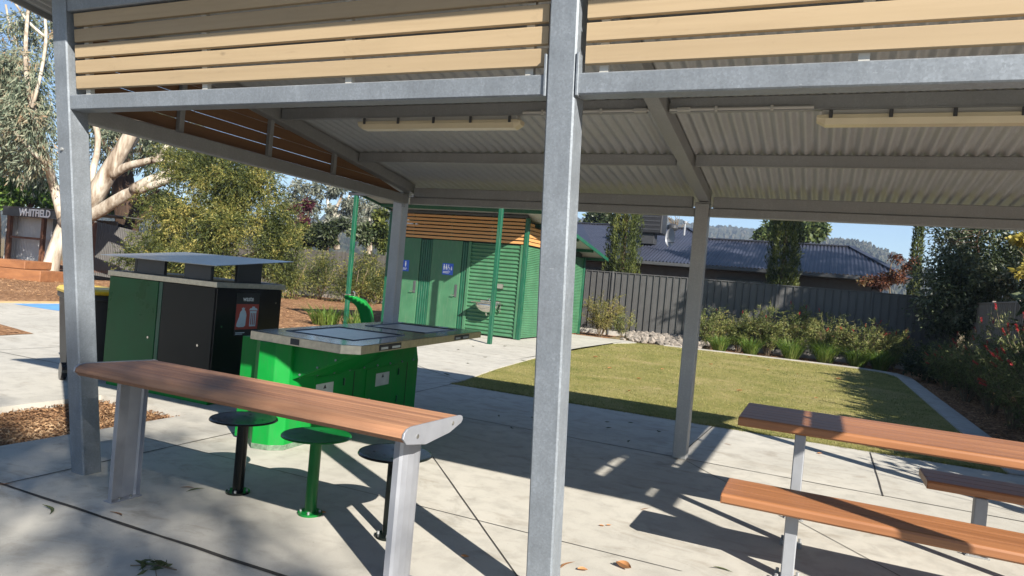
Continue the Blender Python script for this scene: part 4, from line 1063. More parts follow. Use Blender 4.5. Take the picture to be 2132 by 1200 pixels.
def pb(x0, x1, z0, z1, D):
    a = at(x0, 570, D); b = at(x1, 570, D-.2); d = (b-a).normalized(); n_ = Vector((-d.y, d.x, 0)); m = MB()
    q = [(a.x, a.y), (b.x, b.y), (b.x+n_.x*1.4, b.y+n_.y*1.4), (a.x+n_.x*1.4, a.y+n_.y*1.4)]; m.prism(q, 2, z0, z1, .02); return m
pb(-30, 50, .36, .68, 27.6).build("upper_step", ORNG, PL); pb(-30, 84, -.08, .35, 27.3).build("lower_step", ORNG, PL)

# ================================================================== TREES
def crown(rows, D, rng):
    """rows: px,py,rpx,rpy,dD,k -> cluster of k clumps inside that ellipsoid"""
    out = []
    for px, py, rx, ry, dD, k in rows:
        c = at(px, py, D+dD); s = (D+dD)/F; r = (rx*s, max(rx, ry)*s*.8, ry*s)
        out.append(clumps(rng, c, r, k, (.30, .52), .62))
    return np.concatenate(out)
def plant(name, label, catg, base, group=None):
    return thing(name, label, catg, (base[0], base[1], 0), 0, group)
def wood(rng, segs, mat, parent, name="trunk", n=9):
    m = MB()
    for p0, p1, r0, r1, bow in segs:
        pts, rd = limb(rng, p0, p1, r0, r1, bow, 6); m.tube(pts, rd, n)
    return m.build(name, mat, parent, True)
def poly_wood(m, D, pts, rpx, n=10):
    """limb along surveyed points"""
    P = [at(x, y, D+d) for x, y, d in pts]; s = D/F
    Q, Rr = [], []
    for i in range(len(P)-1):
        for k in range(3):
            t = k/3; Q.append(P[i].lerp(P[i+1], t)); Rr.append((rpx[i]+(rpx[i+1]-rpx[i])*t)*s)
    Q.append(P[-1]); Rr.append(rpx[-1]*s)
    # soften
    for _ in range(2):
        Q = [Q[0]]+[(Q[i-1]+Q[i]*2+Q[i+1])/4 for i in range(1, len(Q)-1)]+[Q[-1]]
    m.tube(Q, Rr, n)
# --- great pale gum on the left
rng = np.random.default_rng(21); D = 29
b = gnd(100, 582); GT = plant("gum_tree", "large gum tree with pale peeling limbs standing in the mulch on the left", "tree", b)
m = MB(); poly_wood(m, D, [(98, 590, 0), (108, 545, 0), (120, 500, 0), (140, 462, 0)], [20, 15, 13, 15], 12)
poly_wood(m, D, [(138, 466, 0), (122, 425, 0), (112, 385, .3), (92, 320, -1.2), (66, 225, -2.2), (50, 120, -1.5), (60, 0, 0)], [15, 10, 9, 8, 6, 4, 3])
m.build("trunk", GUMB, GT, True)
m = MB(); poly_wood(m, D, [(136, 468, 0), (185, 430, -.2), (225, 360, -.3), (258, 305, -.3), (288, 255, -.2), (320, 170, 0)], [18, 21, 17, 14, 12, 10], 12); m.build("limb", GUMB, GT, True)
m = MB(); poly_wood(m, D, [(150, 470, 0), (205, 442, -.5), (262, 405, -.8), (300, 392, -1), (345, 378, -1.2), (396, 356, -1.5)], [14, 13, 12, 9, 7, 4], 12)
poly_wood(m, D, [(278, 396, -1), (310, 376, -1.1), (366, 352, -1.2)], [12, 9, 5]); m.build("limb", GUMB, GT, True)
m = MB(); poly_wood(m, D, [(228, 368, -.3), (265, 345, -.5), (300, 338, -.7), (330, 330, -.8), (352, 300, -.8), (362, 262, -.7)], [10, 8, 7, 6, 4, 3]); poly_wood(m, D, [(318, 335, -.8), (345, 336, -.9), (372, 338, -1)], [6, 5, 3]); m.build("limb", GUMB, GT, True)
m = MB(); poly_wood(m, D, [(176, 440, .3), (186, 380, .5), (203, 320, .6), (205, 275, .6), (188, 240, .6), (178, 150, .6)], [10, 8, 6, 6, 5, 4]); poly_wood(m, D, [(250, 330, .2), (284, 290, .3), (292, 262, .3), (310, 190, .5)], [7, 7, 6, 5]); m.build("limb", GUMB, GT, True)
m = MB()
for pts, r in (([(100, 345, -1), (70, 320, -1.8), (40, 285, -2), (25, 270, -2)], [5, 4, 3, 2]), ([(66, 225, -2.2), (85, 160, -2), (98, 80, -1.5), (92, 20, -1)], [4, 3, 3, 2]), ([(50, 120, 1), (20, 60, .6), (12, 10, .5)], [3, 2.5, 2]), ([(75, 255, .7), (40, 215, .3), (5, 190, 0)], [4, 3, 2]), ([(98, 80, .2), (60, 50, 0), (30, 5, 0)], [3, 3, 2])): poly_wood(m, D, pts, r, 8)
m.build("limb", GUMB, GT, True)
cl = crown([(15, 120, 55, 55, -1, 9), (70, 150, 35, 60, -1.5, 9), (20, 230, 40, 70, -1.6, 10), (70, 235, 38, 60, -1.8, 9), (85, 310, 24, 40, -1.5, 5), (25, 310, 35, 40, -1, 7), (40, 40, 55, 45, 1, 6), (-20, 200, 40, 90, -.6, 7), (100, 40, 40, 60, 1.5, 4)], D, rng)
v1 = sprays(rng, cl, 2000, 8, .26, .05, .9, 1.0, .5, 3.0)
cl2 = crown([(10, 200, 60, 110, 5, 8), (70, 320, 50, 40, 5, 6), (215, 270, 30, 30, 3, 3), (265, 250, 50, 30, 4, 4), (330, 255, 45, 30, 4, 4), (390, 262, 50, 22, 4, 3), (310, 300, 60, 20, 5, 3)], D, rng)
v2 = sprays(rng, cl2, 2600, 6, .30, .055, 1.0, .9, .4)
part_np("crown", *cat(v1, v2), L_GUM, GT)
# --- dark trunked tree behind
rng = np.random.default_rng(22); D = 36
DT = plant("dark_tree", "dark barked tree with blackish trunk behind the pale gum limbs", "tree", at(270, 560, D))
m = MB(); poly_wood(m, D, [(262, 560, 0), (266, 470, 0), (262, 420, 0), (252, 360, 0), (262, 300, 0), (250, 230, 0)], [24, 22, 24, 20, 15, 10], 12)
poly_wood(m, D, [(270, 465, 0), (300, 455, -.2), (318, 430, -.3)], [9, 7, 4]); poly_wood(m, D, [(272, 430, 0), (300, 420, -.2), (330, 395, -.3)], [9, 6, 3]); poly_wood(m, D, [(255, 370, 0), (228, 320, 0), (200, 270, 0)], [8, 6, 4])
m.build("trunk", DARKB, DT, True)
cl = crown([(215, 250, 40, 40, 1, 6), (290, 255, 60, 36, 1.5, 7), (350, 275, 60, 25, 2, 6), (235, 310, 35, 25, 2, 4), (420, 290, 55, 25, 2, 6), (330, 320, 50, 36, 3, 7), (400, 330, 60, 30, 3, 6), (230, 400, 40, 40, 3, 5), (330, 400, 40, 40, 3, 6)], D, rng)
part_np("crown", *sprays(rng, cl, 2200, 6, .30, .08, .8, .5, .6), L_DRK, DT)
# --- clipped bright shrubs behind the shed
rng = np.random.default_rng(23); D = 38
BT = plant("bright_tree", "dense bright green tree rising behind the tin shed", "tree", at(50, 560, D))
wood(rng, [(at(50, 560, D), at(50, 440, D), .25, .15, .02), (at(50, 450, D), at(20, 400, D), .15, .05, .05), (at(50, 450, D), at(90, 400, D), .15, .05, .05)], DARKB, BT)
cl = crown([(30, 405, 55, 36, 0, 9), (85, 410, 40, 32, .5, 8), (-20, 400, 40, 40, 0, 6), (150, 420, 50, 35, 2, 7), (225, 430, 45, 30, 2, 6), (330, 430, 60, 40, 3, 6)], D, rng)
part_np("crown", *leaves(rng, cl, 11000, .26, .15, .8, .2), L_BRI, BT)
rng = np.random.default_rng(24); D = 46
OT = plant("olive_tree", "olive brown tree crown at the left edge above the shed", "tree", at(-10, 560, D))
wood(rng, [(at(-10, 565, D), at(-10, 380, D), .3, .12, .03)], DARKB, OT)
cl = crown([(10, 350, 60, 45, 0, 9), (80, 370, 60, 30, 1, 6), (-40, 330, 60, 60, 0, 8)], D, rng)
part_np("crown", *leaves(rng, cl, 5500, .3, .14, .6, .4), m_leaf("olive_leaves", [(.04, .04, .02), (.10, .095, .04), (.16, .13, .055), (.2, .13, .06)]), OT)
# --- wattle
rng = np.random.default_rng(25); D = 24
WT = plant("wattle_tree", "broad yellow green feathery tree behind the waste enclosure", "tree", gnd(450, 632))
wood(rng, [(at(450, 630, D), at(455, 480, D), .16, .09, .04), (at(452, 540, D), at(370, 420, D), .09, .03, .1), (at(455, 500, D), at(540, 400, D), .09, .03, .1), (at(455, 480, D), at(450, 360, D), .09, .03, .06), (at(452, 560, D), at(320, 520, D-.5), .07, .02, .08), (at(452, 560, D), at(590, 510, D-.5), .07, .02, .08)], DARKB, WT)
rows = [(470, 390, 90, 50, 0, 14), (400, 360, 55, 38, .3, 8), (545, 390, 55, 55, .2, 10), (375, 440, 70, 50, -.3, 11), (560, 470, 60, 60, -.4, 11), (460, 470, 90, 55, -.8, 13), (320, 490, 55, 38, -.5, 8), (420, 540, 110, 45, -.9, 14), (560, 545, 60, 50, -.6, 9), (330, 550, 60, 40, -.8, 8), (280, 530, 34, 26, -.6, 5), (500, 340, 70, 34, .4, 9), (370, 340, 60, 34, .8, 8), (440, 330, 60, 30, .6, 7), (300, 430, 36, 40, .3, 5), (605, 520, 30, 40, -.4, 5), (590, 440, 30, 40, -.2, 5)]
cl = crown(rows, D, rng)
part_np("crown", *sprays(rng, cl, 9500, 13, .105, .028, .55, .35, .8), L_WAT, WT)
# --- far grey gums
rng = np.random.default_rng(26); D = 62
for i, (lab, rows, tr) in enumerate((
    ("tall far grey green gum behind the purple tree, left of the green post", [(625, 410, 40, 45, 0, 9), (600, 440, 30, 40, 0, 6), (660, 395, 35, 25, 0, 5), (655, 440, 30, 30, 1, 5)], [(630, 560), (625, 460), (612, 400)]),
    ("far pale trunked gum framed between the green post and the purple tree", [(700, 395, 30, 26, 0, 5), (690, 440, 22, 25, 0, 4), (725, 430, 26, 35, 0, 6), (712, 465, 36, 20, -1, 6)], [(702, 520), (690, 450), (706, 425), (714, 400)]),
    ("far grey green gum between the green post and the grey shelter post", [(765, 430, 35, 40, 0, 8), (790, 450, 30, 35, 1, 6), (750, 470, 30, 25, -1, 5)], [(770, 560), (768, 470), (776, 430)]))):
    t = plant("far_gum_tree", lab, "tree", at(tr[0][0], 560, D), "grey gums far behind the paling fence")
    m = MB(); poly_wood(m, D, [(x, y, 0) for x, y in tr], [7, 5, 3.5, 2][:len(tr)], 8)
    if i == 1: poly_wood(m, D, [(690, 470, 0), (683, 430, 0), (680, 405, 0)], [4, 3, 2], 7); poly_wood(m, D, [(697, 460, 0), (722, 425, 0), (728, 405, 0)], [4, 2.5, 2], 7)
    m.build("trunk", GUMB, t, True)
    part_np("crown", *leaves(rng, crown(rows, D, rng), 2400, .42, .13, .5, .5), L_GRY, t)
# --- purple tree
rng = np.random.default_rng(27); D = 44
PT = plant("purple_tree", "small dark purple leaved tree among the grey gums", "tree", at(630, 570, D))
wood(rng, [(at(628, 570, D), at(628, 470, D), .12, .08, .02), (at(628, 490, D), at(645, 430, D), .07, .02, .03), (at(628, 490, D), at(610, 440, D), .07, .02, .03)], DARKB, PT)
part_np("crown", *leaves(rng, crown([(643, 428, 9, 18, 0, 4), (628, 458, 17, 16, 0, 5), (612, 438, 10, 14, 0, 4), (636, 470, 11, 9, 0, 3)], D, rng), 1500, .24, .12), L_PUR, PT)
# --- dark bushes over the palings
rng = np.random.default_rng(28); D = 39
for lab, rows, nn, mt in (("dark green bush mass above the palings right of the wattle", [(680, 490, 40, 30, 0, 9), (650, 500, 28, 26, 0, 6), (705, 470, 25, 22, 0, 5)], 3800, L_DRK),
                      ("olive bush above the palings just left of the green post", [(618, 500, 36, 35, .5, 8), (590, 490, 30, 40, 1, 6)], 2600, L_WAT),
                      ("dark bush above the palings right of the green verandah post", [(770, 495, 34, 28, 0, 8), (745, 485, 18, 24, 0, 4)], 2600, L_EVG),
                      ("upright green conifer behind the palings beside the grey shelter post", [(795, 450, 14, 22, 0, 5), (792, 480, 18, 24, 0, 5), (798, 510, 16, 18, 0, 4)], 2200, L_PIN)):
    c = at(rows[0][0], 560, D); t = plant("bush", lab, "bush", c)
    wood(rng, [(Vector((c.x, c.y, 0)), Vector((c.x, c.y, 2.6)), .10, .05, .03)], DARKB, t)
    part_np("crown", *leaves(rng, crown(rows, D, rng), nn, .24, .12, .6, .2), mt, t)
# --- shrubs before the palings
for lab, px, y0, rows, nn, D_, sd in (("loose olive green shrub leaning over the palings behind the green post", 735, 625, [(728, 585, 34, 28, 0, 9), (765, 590, 34, 18, 0, 6), (705, 600, 26, 16, 0, 5), (745, 555, 20, 20, .3, 4)], 900, 32.0, 31),
                                  ("fine leaved shrub beside the waste enclosure, left of the palings", 608, 615, [(608, 570, 26, 34, 0, 9), (600, 595, 24, 20, 0, 5), (620, 545, 18, 20, .2, 4)], 800, 31.0, 32),
                                  ("dark loose shrub against the palings between the enclosure and the green post", 668, 620, [(668, 560, 20, 36, 0, 8), (655, 590, 22, 22, 0, 5), (690, 545, 18, 22, .3, 4)], 700, 33.0, 34),
                                  ("low shrub at the palings' right end beside the grey shelter post", 790, 625, [(785, 575, 20, 30, 0, 7), (800, 600, 16, 20, 0, 4), (770, 545, 18, 22, .3, 4)], 600, 33.5, 35)):
    rng = np.random.default_rng(sd); c = gnd(px, y0); t = plant("shrub", lab, "shrub", at(px, 600, D_)); c = at(px, 610, D_)
    wood(rng, [(Vector((c.x, c.y, -.05)), Vector((c.x+a*.7, c.y-.1, 1.5)), .03, .012, .1) for a in (-1, -.3, .4, 1.1)], TWIG, t, "stem", 6)
    part_np("foliage", *sprays(rng, crown(rows, D_, rng), nn, 8, .12, .03, .7, .1, 1.0), L_WAT, t)
rng = np.random.default_rng(33); c = gnd(678, 672); t = plant("strap_plant", "clump of strappy green leaves in the mulch behind the barbecue", "plant", c)
part_np("leaves", *cat(blades(rng, 260, (c.x, c.y, -.06), .35, .55, .022, 1.1), blades(rng, 160, (c.x+.75, c.y+.3, -.06), .3, .5, .022, 1.1)), L_LOM, t)
# --- pencil pines
rng = np.random.default_rng(41)
def pine_mesh(rng, r, h, n):
    z = h*rng.random(n)**.9; prof = np.interp(z/h, [0, .06, .3, .6, .85, 1], [.75, .95, 1, .92, .6, .1])*r
    a = rng.random(n)*2*PI; lob = 1+.17*np.sin(a*6+np.sin(z*1.9)*1.2)+.13*np.sin(a*13-z*1.1)+.06*np.sin(z*9+a*3)
    q = prof*lob*(1-.42*rng.random(n)**2.2)
    p = np.stack([q*np.cos(a), q*np.sin(a), z+.05], 1)
    dr = unit(np.stack([np.cos(a)*.35, np.sin(a)*.35, np.ones(n)], 1)+rng.normal(size=(n, 3))*.35); nn = unit(np.cross(dr, rng.normal(size=(n, 3)))); sd = np.cross(dr, nn)
    l = rng.uniform(.08, .19, (n, 1)); w_ = rng.uniform(.018, .042, (n, 1))
    return np.stack([p, p+dr*l*.5+sd*w_*.5, p+dr*l, p+dr*l*.5-sd*w_*.5], 1).reshape(-1, 3), np.arange(n*4).reshape(-1, 4)
for lab, px, y, r, h, n in (("sunlit green pencil pine left of the rear middle post, in front of the house", 1294, 28.6, .62, 7.5, 26000), ("dark pencil pine right of the rear middle post, in front of the house roof", 1630, 28.4, .52, 7.5, 22000), ("slim distant pencil pine by the right end of the house roof", 1906, 31.5, .20, 6.6, 7000)):
    q = aty(px, 560, y); t = plant("pencil_pine", lab, "tree", q, "pencil pines by the house")
    m = MB(); m.cyl(q.x, q.y, 0, h*.75, r*.28, 10, r*.1); m.build("trunk", DARKB, t)
    V, Fc = pine_mesh(rng, r, h, n); V = V+np.array([q.x, q.y, 0]); part_np("crown", V, Fc, L_PIN, t)
# --- trees behind house
rng = np.random.default_rng(42)
for lab, rows, D, nn, mt in (("bushy green tree behind the house roof, partly behind the dark pine", [(1665, 480, 62, 38, 0, 14), (1705, 482, 28, 30, 0, 6), (1605, 482, 34, 28, 0, 7), (1590, 500, 26, 14, 0, 4), (1640, 500, 50, 16, 0, 6)], 55, 7000, L_MID),
                         ("green tree above the house ridge just right of the middle post", [(1245, 455, 30, 16, 0, 6), (1265, 450, 22, 20, 0, 5), (1215, 468, 18, 8, 0, 3), (1232, 466, 20, 8, 0, 3)], 58, 2600, L_EVG)):
    t = plant("background_tree", lab, "tree", at(rows[0][0], 560, D)); c = at(rows[0][0], 560, D); c2 = at(rows[0][0], rows[0][1], D)
    wood(rng, [(Vector((c.x, c.y, 0)), c2, .25, .1, .02)], DARKB, t)
    part_np("crown", *leaves(rng, crown(rows, D, rng), nn, .34, .2, .7, .2), mt, t)
t = plant("bare_tree", "bare twiggy tree top behind the cooler box on the house roof", "tree", at(1410, 560, 60)); m = MB(); rr = random.Random(4)
c = at(1408, 475, 60)
m.tube([(c.x, c.y, 0), c], [.14, .06], 6)
for k in range(26):
    e = at(rr.uniform(1380, 1440), rr.uniform(440, 472), 60); mid = c.lerp(e, .5)+Vector((rr.uniform(-.3, .3), 0, rr.uniform(0, .3))); m.tube([c+Vector((0, 0, rr.uniform(-.6, 0))), mid, e], [.035, .02, .01], 4)
m.build("branches", TWIG, t)
# --- evergreen at the right
rng = np.random.default_rng(43); D = 20.5
EV = plant("evergreen_tree", "big dark glossy leaved evergreen overhanging the right corner of the garden", "tree", at(2030, 640, D))
c = at(2030, 640, D)
wood(rng, [(Vector((c.x, c.y, -.05)), Vector((c.x+.1, c.y, 2.2)), .12, .08, .04), (Vector((c.x, c.y, 1.2)), at(1940, 560, D), .06, .02, .1), (Vector((c.x, c.y, 1.4)), at(2110, 560, D), .06, .02, .1), (Vector((c.x+.1, c.y, 2.0)), at(2040, 480, D), .06, .02, .06)], DARKB, EV)
rows = [(2000, 590, 80, 60, 0, 14), (2080, 600, 70, 60, -.3, 12), (1960, 630, 60, 50, -.2, 9), (2030, 650, 80, 45, -.5, 10), (2060, 530, 75, 45, .2, 10), (1985, 535, 60, 40, .2, 7), (2130, 540, 50, 70, 0, 8), (1960, 680, 40, 30, 0, 5), (2020, 490, 70, 20, .5, 8), (2100, 480, 50, 24, .5, 8), (1925, 565, 36, 30, 0, 4), (1950, 490, 36, 14, .4, 4), (2050, 560, 90, 60, -.4, 10)]
part_np("crown", *sprays(rng, crown(rows, D, rng), 5600, 6, .11, .05, .38, .25, .8), L_EVG, EV)
m = MB()
for k in range(9):
    p0 = at(rng.uniform(1960, 2080), rng.uniform(480, 520), D); p1 = at(rng.uniform(1905, 1990), rng.uniform(478, 530), D-.2); pts, rd = limb(rng, p0, p1, .010, .003, .06, 5); m.tube(pts, rd, 5)
m.build("twigs", DARKB, EV)
# --- russet bush and yellow tree
rng = np.random.default_rng(44); D = 25.5
t = plant("russet_shrub", "russet autumn shrub spilling over the fence in front of the house", "shrub", at(1850, 620, D)); c = at(1850, 600, D)
wood(rng, [(Vector((c.x, c.y, 0)), at(1850, 575, D), .05, .02, .03), (at(1850, 590, D), at(1862, 530, D), .03, .01, .03)], TWIG, t)
part_np("foliage", *leaves(rng, crown([(1830, 585, 38, 16, 0, 7), (1870, 575, 30, 22, 0, 6), (1862, 538, 18, 18, 0, 4), (1890, 555, 18, 28, 0, 4), (1800, 588, 20, 9, 0, 3)], D, rng), 1500, .11, .06, .6, .3), L_RUS, t)
rng = np.random.default_rng(45); D = 16.5
t = plant("yellow_tree", "yellow autumn leaved tree cut by the right edge of the photo", "tree", at(2170, 640, D)); c = at(2170, 640, D)
wood(rng, [(Vector((c.x, c.y, 0)), at(2165, 500, D), .06, .03, .04), (at(2165, 540, D), at(2118, 520, D), .014, .005, .12)], TWIG, t)
part_np("foliage", *leaves(rng, crown([(2125, 498, 24, 12, 0, 6), (2150, 490, 30, 26, 0, 6), (2125, 565, 14, 12, 0, 3), (2160, 560, 24, 30, 0, 5)], D, rng), 700, .13, .09, .5, .5), L_YEL, t)

# ================================================================== GARDEN BED PLANTS
def bottlebrush(x, y, h, wd, sd, lab, fl, group, nst=16, per=46, mt=None, name="bottlebrush"):
    rng = np.random.default_rng(sd); t = plant(name, lab, "shrub", (x, y), group)
    m = MB(); Vf = []; pos = []; ax = []
    for k in range(nst):
        a = rng.random()*2*PI; r = wd*math.sqrt(rng.random()); hh = h*(1-.45*(r/wd)**2)*rng.uniform(.7, 1.1)
        p0 = Vector((x+.06*math.cos(a), y+.06*math.sin(a), -.06)); p1 = Vector((x+r*math.cos(a), y+r*math.sin(a)*.8, hh))
        mid = p0.lerp(p1, .5)+Vector((0, 0, .18*h)); m.tube([p0, mid, p1], [.008, .006, .003], 4)
        for j in range(per):
            s = rng.uniform(.16, 1.0); q = (p0*(1-s)**2+mid*2*s*(1-s)+p1*s*s); d = (p1-mid).normalized()
            pos.append(q); ax.append(d)
        # side shoots
        for j in range(7):
            s = rng.uniform(.2, .95); q = (p0*(1-s)**2+mid*2*s*(1-s)+p1*s*s); d = Vector(rng.normal(size=3)*np.array([1, 1, .5])+np.array([math.cos(a)*.6, math.sin(a)*.6, .5])).normalized()
            L_ = rng.uniform(.15, .4)*min(1, h)
            for i in range(per//3): pos.append(q+d*L_*rng.random()); ax.append(d)
        if rng.random() < fl:
            d = (p1-mid).normalized(); Vf.append((p1-d*.02, d))
    m.build("stems", TWIG, t)
    p = np.array(pos); a_ = np.array(ax); n = len(p)
    dr = unit(a_*.7+unit(rng.normal(size=(n, 3)))); nn = unit(np.cross(dr, rng.normal(size=(n, 3)))); sd_ = np.cross(dr, nn)
    l = rng.uniform(.05, .11, (n, 1)); w_ = rng.uniform(.007, .014, (n, 1))*(1.6 if y > 18 else 1)
    V = np.stack([p, p+dr*l*.5+sd_*w_*.5, p+dr*l, p+dr*l*.5-sd_*w_*.5], 1).reshape(-1, 3)
    part_np("foliage", V, np.arange(n*4).reshape(-1, 4), mt or L_BOT, t)
    if Vf:
        P, F_, o = [], [], 0
        for q, d in Vf:
            k = 110; s = rng.random(k)*.11; ba = np.array(q)+np.array(d)*s[:, None]; rd = unit(rng.normal(size=(k, 3))); rd = unit(rd-(rd@np.array(d))[:, None]*np.array(d)+np.array(d)*.35)
            ll = rng.uniform(.018, .032, (k, 1)); sd2 = unit(np.cross(rd, rng.normal(size=(k, 3))))*.0035
            P.append(np.stack([ba-sd2, ba+sd2, ba+rd*ll], 1).reshape(-1, 3)); F_.append(np.arange(k*3).reshape(-1, 3)+o); o += k*3
        part_np("flower_spikes", np.concatenate(P), np.concatenate(F_), L_RED, t)
    return t
GB = "flowering shrubs along the charcoal fence"
ordn = ["first", "second", "third", "fourth", "fifth", "sixth", "seventh", "eighth"]
for i, (px, y, h, wd, fl) in enumerate(((1478, 23.7, 1.35, .75, .06), (1540, 23.9, 1.3, .7, .05), (1600, 23.8, 1.6, .8, .08), (1662, 23.9, 1.75, .7, .1), (1730, 23.8, 1.55, .85, .25), (1800, 23.6, 1.5, .85, .45), (1860, 23.9, 1.2, .7, .3))):
    q = aty(px, 700, y); bottlebrush(q.x, y, h, wd, 60+i, f"{ordn[i]} feathery bottlebrush from the left in the row along the charcoal fence", fl, GB, 34, 60)
GBX = "strappy grass clumps beside the far kerb"
for i, (px, y, h) in enumerate(((1500, 22.95, .55), (1565, 22.9, .6), (1650, 22.9, .72), (1722, 22.95, .75), (1788, 22.85, .6), (1838, 23.0, .65))):
    q = aty(px, 700, y); rng = np.random.default_rng(80+i); t = plant("grass_clump", f"{ordn[i]} bright strappy grass clump from the left along the lawn's far kerb", "grass clump", q, GBX)
    part_np("blades", *blades(rng, 420, (q.x, y, -.07), .16, h, .014, .95), L_LOM, t)
bottlebrush(-6.95, 23.6, 1.55, .85, 95, "wispy yellow green shrub against the fence right of the toilet block", 0, None, 30, 60, m_leaf("wispy_leaves", [(.06, .065, .02), (.15, .15, .04), (.26, .23, .07), (.36, .28, .12)]), "wispy_shrub")
bottlebrush(-6.2, 23.9, .9, .5, 96, "low wispy shrub beside the taller one, above the pale stones", 0, None, 14, 40, None, "wispy_shrub")
for i, (x, y, h, wd, fl, lab) in enumerate(((2.95, 11.8, 1.75, .75, .6, "nearest red flowering bottlebrush, spilling over the right kerb beside the picnic table"), (3.0, 13.6, 1.95, .8, .6, "tall red flowering bottlebrush behind the nearest one, in front of the tan fence"), (3.05, 15.4, 1.7, .75, .4, "third red flowering bottlebrush back along the right kerb"), (2.95, 17.2, 1.3, .75, .3, "shaded bottlebrush with few flowers, fourth along the right kerb"), (2.9, 19.3, 1.2, .7, .3, "dim bottlebrush under the evergreen, farthest along the right kerb"), (3.0, 9.8, 1.4, .8, .5, "bottlebrush just beyond the right edge of the photo, shading the lawn by the kerb"), (3.1, 8.2, 1.3, .8, .5, "second bottlebrush beyond the right edge of the photo, nearest the benches"))):
    bottlebrush(x, y, h, wd, 110+i, lab, fl, "red bottlebrushes along the right kerb", 34, 56, L_BT2)
for i, (x, y, h, lab) in enumerate(((2.75, 21.0, .9, "dark shaded bush in the garden corner beneath the evergreen"), (3.3, 17.9, .8, "low dark bush in shade against the tan fence"))):
    rng = np.random.default_rng(130+i); t = plant("shade_bush", lab, "bush", (x, y))
    m = MB()
    for k in range(5): a = k*1.3; m.tube([(x, y, -.06), (x+.3*math.cos(a), y+.3*math.sin(a), h*.7)], [.02, .008], 5)
    m.build("stems", TWIG, t)
    part_np("foliage", *leaves(rng, clumps(rng, (x, y, h*.55), (.8, .8, h*.45), 14, (.35, .55)), 2600, .11, .05, .7, .1), L_DRK, t)

# ================================================================== TREES BEYOND THE FRAME (their shade falls into the picture)
rng = np.random.default_rng(51)
t = plant("overhead_gum_tree", "gum tree standing behind the photographer, seen by its dappled shade on the paving", "tree", (17.5, -13.5))
cen = np.array([-4.3, 1.5, 0])+np.array([1.35, -.97, 1])*14
k = 130; cc = cen+np.stack([rng.normal(size=k)*1.5, rng.normal(size=k)*1.3, rng.normal(size=k)*1.7], 1); s = rng.uniform(.22, .55, k)
# keep the paving right of the counter in the sun
gx = cc[:, 0]-1.35*cc[:, 2]; gy = cc[:, 1]+.97*cc[:, 2]; ok = (gx+.35*(gy-2) < -2.0) & (gy < 3.9); cl = np.concatenate([cc, np.stack([s, s, s*.8], 1)], 1)[ok]
part_np("crown", *sprays(rng, cl, 1900, 6, .24, .07, .6, .8, .5), L_GUM, t)
m = MB(); top_ = Vector((16.2, -12.8, 12.5)); m.tube([(17.5, -13.5, -.1), (17.3, -13.4, 6), top_], [.35, .26, .16], 10)
for c in cl[::3]: pts, rd = limb(rng, top_, Vector(c[:3]), .06, .015, .06, 5); m.tube(pts, rd, 5)
m.build("trunk", GUMB, t, True)
for lab, x, y, h, r, nn in (("leafy tree beyond the right edge, shading the house roof and fence", 15.5, 17.5, 8.5, 2.6, 3400), ("second leafy tree beyond the right edge, nearer the tan fence", 9.2, 18.4, 8.45, 2.5, 3000), ("third leafy tree beyond the right edge, casting dapples on the house roof", 9.5, 23.5, 12.0, 2.6, 3200)):
    t = plant("garden_tree", lab, "tree", (x, y)); m = MB(); m.tube([(x, y, -.1), (x, y, h)], [.2, .1], 9)
    cl = clumps(rng, (x, y, h), (r*1.3, r*1.3, r), 26, (.22, .40), .8)
    if 'nearer' in lab:   # leaf layer shaped flat so its shade falls on the upper fence only
        k_ = 34; cl = np.stack([x+rng.uniform(-4.2, 4.6, k_), y+rng.normal(size=k_)*.35, h+rng.normal(size=k_)*.38]+[rng.uniform(.35, .6, k_)]*2+[rng.uniform(.2, .32, k_)], 1)
    if 'dapples' in lab:
        cl = np.concatenate([cl, clumps(rng, (9.4, 20.5, 11.9), (.8, .8, 1.7), 16, (.35, .5), .7)])  # clumps added apart from the crown to shade the dark pencil pine
    for c in cl[::2]: m.tube([(x, y, h-.8*r), tuple(c[:3])], [.05, .015], 5)
    m.build("trunk", DARKB, t); part_np("crown", *leaves(rng, cl, nn, .3, .16, .6, .2), L_BRI, t)
rng = np.random.default_rng(57); t = plant("shade_hedge", "leafy hedge added unseen beyond the right edge to shade the kerb and the lawn's right side", "hedge", (4.6, 12.5))  # unseen hedge, added to deepen the shade on kerb and lawn
m = MB()
for k in range(12): m.tube([(4.6, 7.6+k*.85, -.1), (4.6+rng.normal()*.15, 7.6+k*.85, 1.8)], [.03, .012], 5)
m.build("stems", TWIG, t)
hc_ = np.array([(4.38+rng.normal()*.1, 7.0+.3*k, .40+.60*j+rng.normal()*.08, .45, .42, .46) for k in range(38) for j in range(4)])
part_np("foliage", *leaves(rng, hc_, 20000, .19, .13, .5, .1, 0, 1.6), L_EVG, t)
x, y = 4.4, 6.2; t = plant("leaning_shrub", "leafy shrub beyond the right edge whose leaves shade the paving by the far bench", "shrub", (x, y)); m = MB()
for k in range(7):
    a = k*.9; m.tube([(x, y, -.1), (x+.5*math.cos(a), y+.5*math.sin(a), 1.3), (x+.9*math.cos(a), y+.9*math.sin(a), 2.3)], [.03, .015, .006], 5)
m.build("stems", TWIG, t); part_np("foliage", *leaves(rng, clumps(rng, (x, y, 2.0), (.8, .8, .8), 12, (.2, .35)), 420, .16, .08, .6, .2), L_BRI, t)

